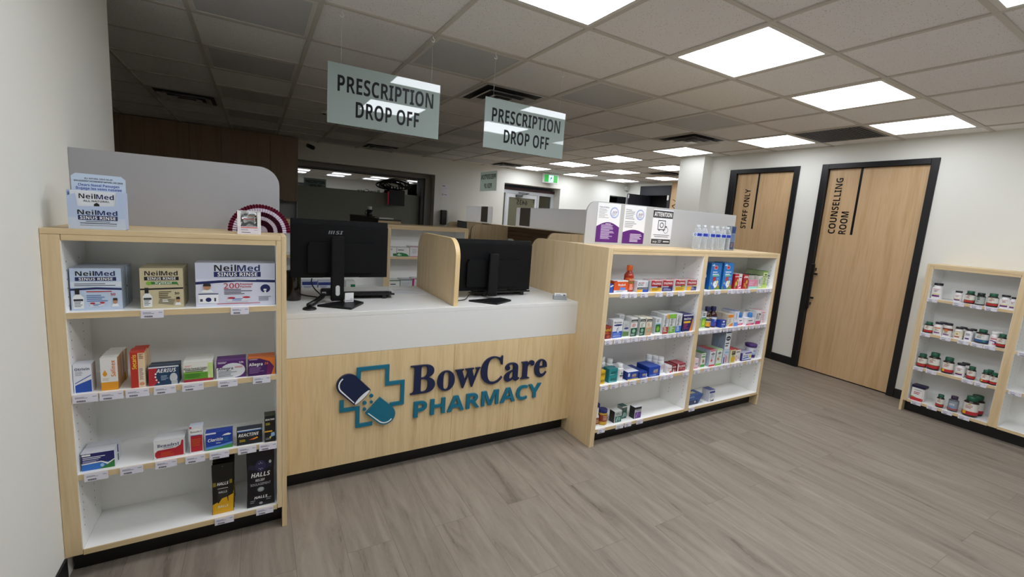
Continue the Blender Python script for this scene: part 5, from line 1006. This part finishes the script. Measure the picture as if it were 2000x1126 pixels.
vit(0, 1.090, .064, .107, 'brown', 'brown vitamin bottle with green cap beside the grey-labelled one')
vit(0, 1.021, .060, .108, 'white', 'white vitamin bottle next but one from the bay divider, top shelf')
vit(0, .9765, .034, .100, 'white', 'narrow white vitamin bottle against the bay divider, top shelf')
vit(1, 1.436, .060, .097, 'brown', 'brown vitamin bottle with green cap at the door end, second shelf')
vit(1, 1.374, .060, .109, 'orange', 'white vitamin bottle with orange label band', 'white vitamin bottle behind the orange-banded one')
vit(1, 1.312, .060, .116, 'browntop', 'white vitamin bottle with maroon label top')
vit(1, 1.242, .054, .099, 'beige', 'white vitamin bottle with cream label', 'white vitamin bottle behind the cream-labelled one')
vit(1, 1.180, .050, .099, 'violet', 'white vitamin bottle with violet foot band', 'white vitamin bottle behind the violet-banded one')
vit(1, 1.105, .080, .113, 'blue', 'large brown vitamin bottle with blue label foot')
vit(1, 1.033, .050, .114, 'pink', 'white vitamin bottle with white cap and pink label', 'white-capped vitamin bottle behind the pink-labelled one')
vit(1, .988, .054, .108, 'brown', 'brown vitamin bottle with green cap at the bay divider, second shelf', dx=-.015)
vit(2, 1.434, .064, .118, 'brown', 'brown vitamin bottle with green cap at the door end, third shelf')
vit(2, 1.358, .078, .150, 'brown', 'largest brown vitamin bottle on the third shelf')
vit(2, 1.264, .073, .138, 'yellow', 'brown vitamin bottle with yellow corner beside a gap, third shelf')
vit(2, 1.185, .062, .112, 'white', 'white vitamin bottle with violet band among brown ones', 'white vitamin bottle behind the violet-banded one, third shelf')
vit(2, 1.116, .052, .108, 'brown', 'small brown vitamin bottle beside the white one, third shelf')
vit(2, 1.033, .050, .105, 'yellow', 'brown vitamin bottle with yellow corner near the bay divider', 'brown vitamin bottle behind the yellow-cornered one, third shelf')
vit(2, .984, .046, .100, 'brown', 'brown vitamin bottle with green cap at the bay divider, third shelf')
vit(1, .790, .055, .12, 'greylabel', 'grey-labelled bottle past the bay divider, second shelf')
vit(2, .788, .055, .12, 'greylabel', 'grey-labelled bottle past the bay divider, third shelf')
# square tin at the door end of the bottom shelf
t = thing('vitamin_tub', 'square white vitamin tub with navy lid, bottom shelf by the door', 'tub', (5.105, 1.413, ZS[3]+.0006), -PI/2, GRP['V'])
mb = MB(); mb.box(-.044, .044, 0, .075, 0, .115, mat('#e6e4e2', .4), .004); printed(mb, [r(0, 0, 1, .24, '#b8282e'), p([(0, .24), (0, .34), (.5, .26)], '#5c8a44'), tx(.5, .86, .08, 'Jamieson', '#2a2220', 's', .6), l(.2, .8, .64, 2, .12, '#b03038'), r(.9, 0, .92, 1, '#b8b4b0')], lambda a, z, ee: (a-.043, -ee, z), .086, .113); mb.build('tub_body', t)
MB().box(-.047, .047, -.003, .078, .1155, .140, mat('#17163a', .4), .004).build('lid', t)
vit(3, 1.264, .051, .113, 'brown', 'small brown vitamin bottle with green cap, bottom shelf')
vit(3, 1.182, .064, .130, 'clear', 'clear grey gummy bottle with dark cap, bottom shelf')
vit(3, 1.081, .092, .165, 'yellow', 'largest brown vitamin bottle of the bottom shelf, yellow corner', 'brown vitamin bottle behind the largest one, bottom shelf')

# ------------------------------------------------------------------ dispensary shelf goods (facing us across the counter)
def D(zi, x0, x1, h, label, base, items, deep=1, y=4.14, **kw): return C('D', zi, x0, x1, h, .12, y, label, base, items, deep, **kw)
D(0, 1.088, 1.148, .085, 'white stock box with a green corner on the dispensary shelf', '#dfe1de', [r(.45, .05, 1, .32, '#2c6a42'), l(.05, .5, .8, 2, .1, '#2c2f30')])
D(0, 1.150, 1.272, .085, 'white stock box with green swoosh and large figure 4', '#e2e3e0', [p([(0, 0), (1, 0), (.8, .3), (.4, .42), (0, .42)], '#1f7a3c'), tx(.15, .2, .26, '4', W_, 'b', .2), l(.25, .45, .2, 2, .1, '#d8e8d8'), r(.08, .68, .55, .76, '#3a3d3c')])
D(0, 1.275, 1.395, .098, 'white and magenta stock box on the dispensary shelf', '#e0dfe1', [r(0, .94, 1, 1, '#a8286c'), r(0, 0, 1, .05, '#b83a7a'), l(.2, .7, .7, 4, .12, '#b4b6ba')], 1)
D(0, .80, .93, .085, 'white stock box hidden beside the first monitor', '#d9dbdc', [r(0, 0, 1, .3, '#2c6a42')])
D(1, 1.088, 1.19, .080, 'white stock box with green top on the lower dispensary shelf', '#dcdfdb', [r(0, .88, 1, 1, '#2c6a42'), r(.1, .44, .6, .56, '#4a4d4c')])
D(1, 1.195, 1.31, .085, 'plain grey stock box on the lower dispensary shelf', '#c9cdcf', [r(0, .9, 1, 1, '#4a5a5e'), l(.1, .9, .6, 5, .1, '#b4b8bb')])
D(1, 1.314, 1.40, .094, 'magenta-edged stock box on the lower dispensary shelf', '#e0dee0', [r(0, .0, .2, 1, '#a8286c'), r(0, .92, 1, 1, '#a8286c'), l(.3, .8, .6, 4, .1, '#b4b6ba')])
D(1, .34, .46, .075, 'navy and white stock box glimpsed under the first monitor', '#cfd6e4', [r(0, .6, 1, 1, '#2c3f86'), l(.1, .9, .4, 2, .12, '#5a6a9c')])
D(1, .47, .58, .075, 'second navy and white stock box glimpsed under the first monitor', '#cfd6e4', [r(0, .55, 1, .9, '#2c3f86'), l(.1, .9, .4, 2, .12, '#5a6a9c')])
D(1, .70, .78, .075, 'white and green stock box glimpsed under the first monitor', '#dfe3df', [r(.5, .0, 1, .6, '#1f7a4c')])

# ------------------------------------------------------------------ things on the shelf tops
ZT = 1.3426
t = thing('counter_display_box', 'pale blue nasal rinse counter display with header card on the narrow shelf top', 'display box', (-.490, 2.112, ZT), 0)
bl = mat('#b9c9e6', .45); wtb = mat('#e1e5ec', .45)
mb = MB(); w = .154; h = .134
mb.add([(-w/2, 0, 0), (w/2, 0, 0), (w/2, 0, h), (w/2-.022, 0, h), (w/2-.026, 0, h-.05), (-w/2+.026, 0, h-.055), (-w/2+.022, 0, h-.01), (-w/2, 0, h-.02)], [(0, 1, 5), (0, 5, 6), (0, 6, 7), (1, 2, 3), (1, 3, 4), (1, 4, 5)], bl)
mb.box(-w/2, -w/2+.001, .0006, .045, 0, h, bl); mb.box(w/2-.001, w/2, .0006, .045, 0, h, bl); mb.box(-w/2, w/2, .0005, .045, 0, .001, bl)
printed(mb, [r(.0, .0, 1, .3, '#c9d4e6'), *split2(.165, .86, .44, .12, 'Neil', 'Med', K_, N_), r(.17, .24, .86, .36, N_), tx(.515, .3, .08, 'SINUS RINSE', W_, 'b', .62), l(.3, .72, .2, 1, .03, K_), l(.2, .84, .15, 1, .035, K_), l(.2, .84, .1, 1, .02, '#6a7080')], lambda a, z, ee: (a-w/2, -ee, z), w, h)
mb.build('tray', t)
mb = MB(); mb.prism([(-.074, .0), (.074, 0), (.074, .18), (.062, .192), (-.062, .194), (-.074, .184)], .044, .045, mat('#c4d4ea', .45))
printed(mb, [tx(.5, .935, .03, 'ALL NATURAL SINUS RELIEF', K_, 'b', .52), tx(.5, .885, .03, 'SOULAGEMENT ENTIEREMENT NATUREL DES SINUS', K_, 'b', .9), tx(.5, .815, .048, 'Clears Nasal Passages', '#3a4a9c', 'b', .76), tx(.5, .752, .048, 'Dégage les voies nasales', '#3a4a9c', 'b', .84)], lambda a, z, ee: (a-.074, .044-ee, z), .148, .19)
mb.build('header_card', t)
mb = MB(); w2_ = .140; mb.box(-w2_/2, w2_/2, 0, .035, 0, .132, wtb, .001)
printed(mb, [*split2(.17, .84, .86, .125, 'Neil', 'Med', K_, N_), tx(.5, .74, .05, 'ALL NATURAL', '#3a4040', 'b', .5), p([(.44, .56), (.56, .56), (.55, .66), (.5, .7), (.45, .66)], K_), r(.4, .5, .6, .54, '#e9ecf0')], lambda a, z, ee: (a-w2_/2, -ee, z), w2_, .132)
tag(mb.build('medicine_box', None, (-.490, 2.1145, ZT+.0016)), 'white rinse carton sitting inside the pale blue counter display', 'medicine box')
t = thing('sachet_box', 'small white open-front box of foil sachets on the narrow shelf top', 'display box', (-.024, 2.138, ZT), 0)
mb = MB(); wb = mat('#e9e8e6', .5)
mb.box(-.042, .042, 0, .03, 0, .0012, wb); mb.box(-.042, .042, .029, .03, .0012, .096, wb); mb.box(-.042, -.041, 0, .029, .0012, .096, wb); mb.box(.041, .042, 0, .029, .0012, .094, wb)
mb.box(-.041, .041, 0, .0008, .0012, .032, mat('#dfdce8', .5)); mb.box(-.041, -.030, 0, .0008, .032, .094, wb); mb.box(.029, .041, 0, .0008, .032, .092, wb)
printed(mb, [l(.15, .6, .2, 2, .035, '#8a8496'), l(.7, .85, .18, 1, .03, '#8a8496'), l(.18, .55, .07, 1, .05, '#3c3a44'), r(.15, .27, .85, .31, '#d06a5c')], lambda a, z, ee: (a-.042, -ee, z), .084, .096)
mb.build('carton', t)
FOIL = mat('#c9cbce', .25, .85)
for k in range(2):
    t = thing('foil_sachet', ('front', 'rear')[k]+' crumpled silver foil sachet in the small white box', 'sachet', (-.024, 2.148+.008*k, ZT+.0016), 0, 'foil sachets')
    mb = MB(); n = 8; vs = []; random.seed(5+k)
    for j in range(n+1):
        for i in range(n+1):
            u, v = i/n, j/n
            vs.append((-.034+.068*u, (.003+.004*math.sin(PI*u))*math.sin(PI*v)*-1+.0015*math.sin(9*u+13*v+k), .088*v+.003*k+.002*math.sin(7*u)*(v > .9)))
    mb.add(vs, [(j*(n+1)+i, j*(n+1)+i+1, (j+1)*(n+1)+i+1, (j+1)*(n+1)+i) for j in range(n) for i in range(n)], FOIL, True)
    printed(mb, [p([(.1, .45), (.55, .6), (.95, .42), (.9, .38), (.5, .5), (.2, .3)], '#4a4c50'), l(.15, .8, .68, 1, .05, '#c8505a')], lambda a, z, ee: (a-.034, -.009-ee, z), .068, .088)
    mb.build('sachet', t)
# paper fan
t = thing('paper_fan', 'pleated maroon and white half-round paper fan on the narrow shelf top', 'fan', (.016, 2.30, ZT+.001), 0)
rings = [(.004, .03, '#e6dfe8'), (.03, .054, '#4a0f28'), (.054, .07, '#e6dfe8'), (.07, .09, '#4a0f28'), (.09, .106, '#e3dbe8'), (.106, .121, '#6a1230')]
for a0, a1, c_ in rings:
    mb = MB(); n = 62; vs = []
    for i in range(n+1):
        a = PI*i/n; zz = .006 if i % 2 else -.006
        q = a1+(.004 if (i % 2 and a1 > .12) else 0)
        for rr_ in (a0, q): vs.append((-rr_*math.cos(a), zz*min(1, rr_/.05), rr_*math.sin(a)))
    mb.add(vs, [(2*i, 2*i+1, 2*i+3, 2*i+2) for i in range(n)], mat(c_, .6)); mb.build('stripe', t)
# water bottles
GLS, nt, b, N, L = nodes('clear_plastic')
tr_ = N('ShaderNodeBsdfTransparent'); tr_.inputs[0].default_value = (.93, .95, .97, 1); lw = N('ShaderNodeLayerWeight'); lw.inputs[0].default_value = .35
b.inputs['Base Color'].default_value = hx('#dfe5ea'); b.inputs['Roughness'].default_value = .08
mr = N('ShaderNodeMapRange'); mr.inputs[3].default_value = .14; mr.inputs[4].default_value = .75; L(lw.outputs['Facing'], mr.inputs[0]); mx = N('ShaderNodeMixShader')
L(mr.outputs[0], mx.inputs[0]); L(tr_.outputs[0], mx.inputs[1]); L(b.outputs[0], mx.inputs[2]); L(mx.outputs[0], nt.nodes['Material Output'].inputs[0])
def water(x, y, label):
    t = thing('water_bottle', label, 'bottle', (x, y, ZT+.0004), 0, 'water bottles on the two-bay shelf top')
    prof = [(.026, 0), (.031, .004)]+[(.0315-.0022*(i % 2), .012+.009*i) for i in range(9)]+[(.031, .098), (.0315, .128), (.029, .143), (.019, .163), (.0125, .170), (.0125, .176)]
    MB().lathe(prof, GLS, n=24).build('bottle_body', t)
    MB().lathe([(.0145, .172), (.0145, .187), (.013, .189)], mat('#e4e8ec', .3, trans=.3), n=20).build('cap', t)
    mb = MB(); R2 = .0322; n = 20; z0, z1 = .100, .127
    mb.add([(R2*math.cos(2*PI*i/n), R2*math.sin(2*PI*i/n), z) for z in (z0, z1) for i in range(n)], [(i, (i+1) % n, n+(i+1) % n, n+i) for i in range(n)], mat('#c9d8f0', .4))
    fm_ = lambda a, z, ee: ((R2+ee)*math.sin(a/R2), -(R2+ee)*math.cos(a/R2), z0+z)
    printed(mb, [r(-.34, .08, .1, .92, '#18309c'), oo(.24, .5, .1, .34, .4, '#18309c'), r(.42, .08, .9, .92, '#18309c'), oo(-.5, .5, .1, .34, .4, '#18309c')], fm_, .09, z1-z0, curved=16); mb.build('label', t)
    return t
wx = [(2.962, 2.262, 'clear water bottle with blue label, end of the row nearer the notices'), (3.042, 2.268, 'clear water bottle with blue label, second from the notices'), (3.124, 2.262, 'clear water bottle with blue label, third from the notices'), (3.194, 2.266, 'clear water bottle with blue label, fourth from the notices'), (3.262, 2.262, 'clear water bottle with blue label, next but one to the card pack'), (3.331, 2.266, 'clear water bottle with blue label, next to the tall card pack')]
for a in wx: water(*a)
mb = MB(); mb.box(-.04, .04, -.002, .03, 0, .20, mat('#b4bcc4', .2, trans=.5)); printed(mb, [r(.3, .7, .95, .98, '#243a66'), r(.25, .05, .9, .34, '#243a66'), r(.3, .36, .9, .68, '#5c7090'), l(.4, .8, .26, 3, .06, '#b07a5c')], lambda a, z, ee: (a-.04, -.002-ee, z), .08, .20)
tag(mb.build('card_pack', None, (3.418, 2.275, ZT)), 'tall blue card pack in a clear sleeve beside the water bottles', 'card pack')
# notices on the pale screen
def poster(label, x0, x1, z0, z1, items, curl=0, c='#e2e3e5'):
    w, h = x1-x0, z1-z0; mb = MB()
    mb.box(0, w, -.0012, -.0004, 0, h, mat(c, .5)); printed(mb, items, lambda a, z, ee: (a, -.0012-ee, z), w, h)
    return tag(mb.build('notice_poster', None, (x0, 2.4395, z0)), label, 'poster', 'notices on the pale privacy screen')
arc = lambda v0, v1: [(0, 0), (1, 0)]+[(1-i/12, v0+(v1-v0)*math.sin(PI*i/12)) for i in range(13)]
ring = [oo(.73, .77, .19, .14, .16, '#8f9fd0'), oo(.735, .772, .165, .12, .1, '#b4bfe0'), tx(.76, .80, .06, 'acp', '#7a3a5c', 'n', .2), l(.62, .86, .75, 3, .03, '#a8aab8')]
poster('purple and white notice headed Code of Ethics, first beside the screen corner', 2.094, 2.310, 1.357, 1.636, [p(arc(.40, .52), '#571a72'), tx(.27, .89, .035, 'Code of Ethics', '#44424c', 'b', .42), l(.06, .5, .83, 7, .035, '#a9a8ac'), l(.38, .62, .465, 1, .03, W_), l(.2, .82, .43, 12, .031, '#cdbcdc')]+ring)
poster('purple and white privacy notice in the middle of the three', 2.350, 2.570, 1.355, 1.637, [p(arc(.29, .37), '#571a72'), tx(.2, .88, .035, 'Privacy', '#44424c', 'b', .26), l(.06, .5, .82, 5, .045, '#9a989c'), l(.06, .7, .56, 4, .045, '#9a989c'), l(.35, .9, .24, 6, .038, '#e0d4ea')]+ring)
poster('white ATTENTION notice with dark header and a safe drawing', 2.650, 2.872, 1.356, 1.628, [r(.0, .76, 1, .97, '#37383c'), tx(.5, .865, .12, 'ATTENTION', W_, 'b', .88), r(.28, .42, .66, .7, '#3c3e44'), r(.31, .445, .63, .675, '#e4e5e9'), oo(.47, .56, .1, .08, .35, '#55575e'), oo(.7, .42, .12, .09, .14, '#4c4e55'), r(.66, .5, .74, .54, '#4c4e55'), r(.33, .4, .4, .42, '#3c3e44'), r(.55, .4, .62, .42, '#3c3e44'), l(.1, .9, .27, 1, .035, '#6a6c72'), l(.15, .85, .22, 1, .035, '#6a6c72'), r(.02, .02, .98, .16, '#37383c'), tx(.2, .09, .06, 'acp', W_, 'n', .2), l(.36, .54, .12, 3, .03, '#b4b6bc'), r(.62, .08, .92, .105, '#e8e8ea')], c='#e4e5ea')

# ------------------------------------------------------------------ price labels on the shelf edges
PT0 = None
def make_price_tag(wd):
    t = empty('price_label')
    mb = MB(); h = .031
    mb.box(-wd/2, wd/2, -.0032, -.0012, 0, h, mat('#dcdae6', .35), .0005); mb.build('holder', t)
    mb = MB(); rnd = random.Random(int(wd*1e5))
    mb.box(-wd/2+.001, wd/2-.001, -.0040, -.0034, .001, h-.001, mat('#e2e0ec', .5))
    fm_ = lambda a, z, ee: (a-wd/2, -.0040-ee, z)
    printed(mb, [l(.1, .6, .68, 2, .12, '#6c6a7c'), l(.78, .95, .68, 1, .12, '#5a5868')]+[r(.16+.028*i, .14, .16+.028*i+.014+.008*rnd.random(), .34, '#3a3846') for i in range(13)], fm_, wd, h, .5)
    mb.build('printed_card', t)
    return t
PTAG = make_price_tag(.069)
USED = [False]
NTH = ['first', 'second', 'third', 'fourth', 'fifth', 'sixth', 'seventh', 'eighth', 'ninth', 'tenth', 'eleventh']
SHN = ['top shelf', 'second shelf', 'third shelf', 'bottom shelf']
def tags_(xs, zi, where, wall=False):
    for i, (a, b) in enumerate(xs):
        c_ = (a+b)/2; z = ZS[zi]-.0305
        loc = (5.0795, c_, z) if wall else (c_, YS-.0005, z)
        if USED[0]: o = dup(PTAG, loc)
        else: o = PTAG; o.location = loc; USED[0] = True
        o.rotation_euler = (0, 0, -PI/2 if wall else 0)
        o.scale = (min(1.08, abs(b-a)/.069), 1, 1)
        tag(o, 'white price label, %s from the %s, %s' % (NTH[i], where[0], SHN[zi]+' of '+where[1]), 'price label', 'price labels on the shelf edges')
LW = ('wall', 'the narrow shelf unit'); RA = ('counter', 'the two-bay unit, near bay'); RB = ('divider', 'the two-bay unit, far bay'); WV = ('door', 'the vitamin shelf')
tags_([(-.379, -.31), (-.093, -.029)], 0, LW)
tags_([(-.583, -.513), (-.509, -.441), (-.435, -.365), (-.351, -.282), (-.262, -.191), (-.143, -.073), (-.018, .048)], 1, LW)
tags_([(-.567, -.499), (-.464, -.395), (-.357, -.288), (-.26, -.193), (-.178, -.109), (-.077, -.008), (.002, .071)], 2, LW)
tags_([(-.166, -.096), (-.012, .056)], 3, LW)
tags_([(2.054, 2.123), (2.135, 2.204), (2.236, 2.307), (2.38, 2.45), (2.49, 2.559), (2.609, 2.68)], 0, RA)
tags_([(1.960, 2.025), (2.038, 2.106), (2.115, 2.183), (2.193, 2.259), (2.267, 2.336), (2.346, 2.417), (2.43, 2.499), (2.503, 2.571), (2.576, 2.642), (2.658, 2.729), (2.751, 2.82)], 1, RA)
tags_([(1.962, 2.028), (2.05, 2.12), (2.136, 2.207), (2.222, 2.29), (2.332, 2.398), (2.437, 2.505), (2.526, 2.596), (2.601, 2.667), (2.772, 2.839)], 2, RA)
tags_([(1.975, 2.04), (2.140, 2.211), (2.224, 2.288), (2.337, 2.403)], 3, RA)
tags_([(2.898, 2.963), (3.02, 3.09), (3.18, 3.25), (3.256, 3.325), (3.329, 3.399), (3.41, 3.475), (3.565, 3.631), (3.636, 3.702), (3.712, 3.782)], 0, RB)
tags_([(2.898, 2.959), (2.961, 3.028), (3.037, 3.104), (3.106, 3.174), (3.19, 3.26), (3.272, 3.339), (3.345, 3.414), (3.444, 3.514), (3.536, 3.603), (3.625, 3.694), (3.707, 3.777)], 1, RB)
tags_([(2.905, 2.973), (3.02, 3.09), (3.111, 3.18), (3.185, 3.255), (3.274, 3.344), (3.364, 3.434), (3.454, 3.523), (3.575, 3.64), (3.671, 3.739)], 2, RB)
tags_([(2.900, 2.968)], 3, RB)
tags_([(1.470, 1.402), (1.303, 1.233), (1.197, 1.128), (1.113, 1.043)], 0, WV, True)
tags_([(1.470, 1.402), (1.336, 1.268), (1.227, 1.158), (1.147, 1.077), (1.073, 1.004), (.885, .815)], 1, WV, True)
tags_([(1.470, 1.402), (1.382, 1.312), (1.153, 1.084), (1.076, 1.006), (.885, .815)], 2, WV, True)
tags_([(1.438, 1.368), (1.328, 1.26), (1.23, 1.163), (1.127, 1.057)], 3, WV, True)
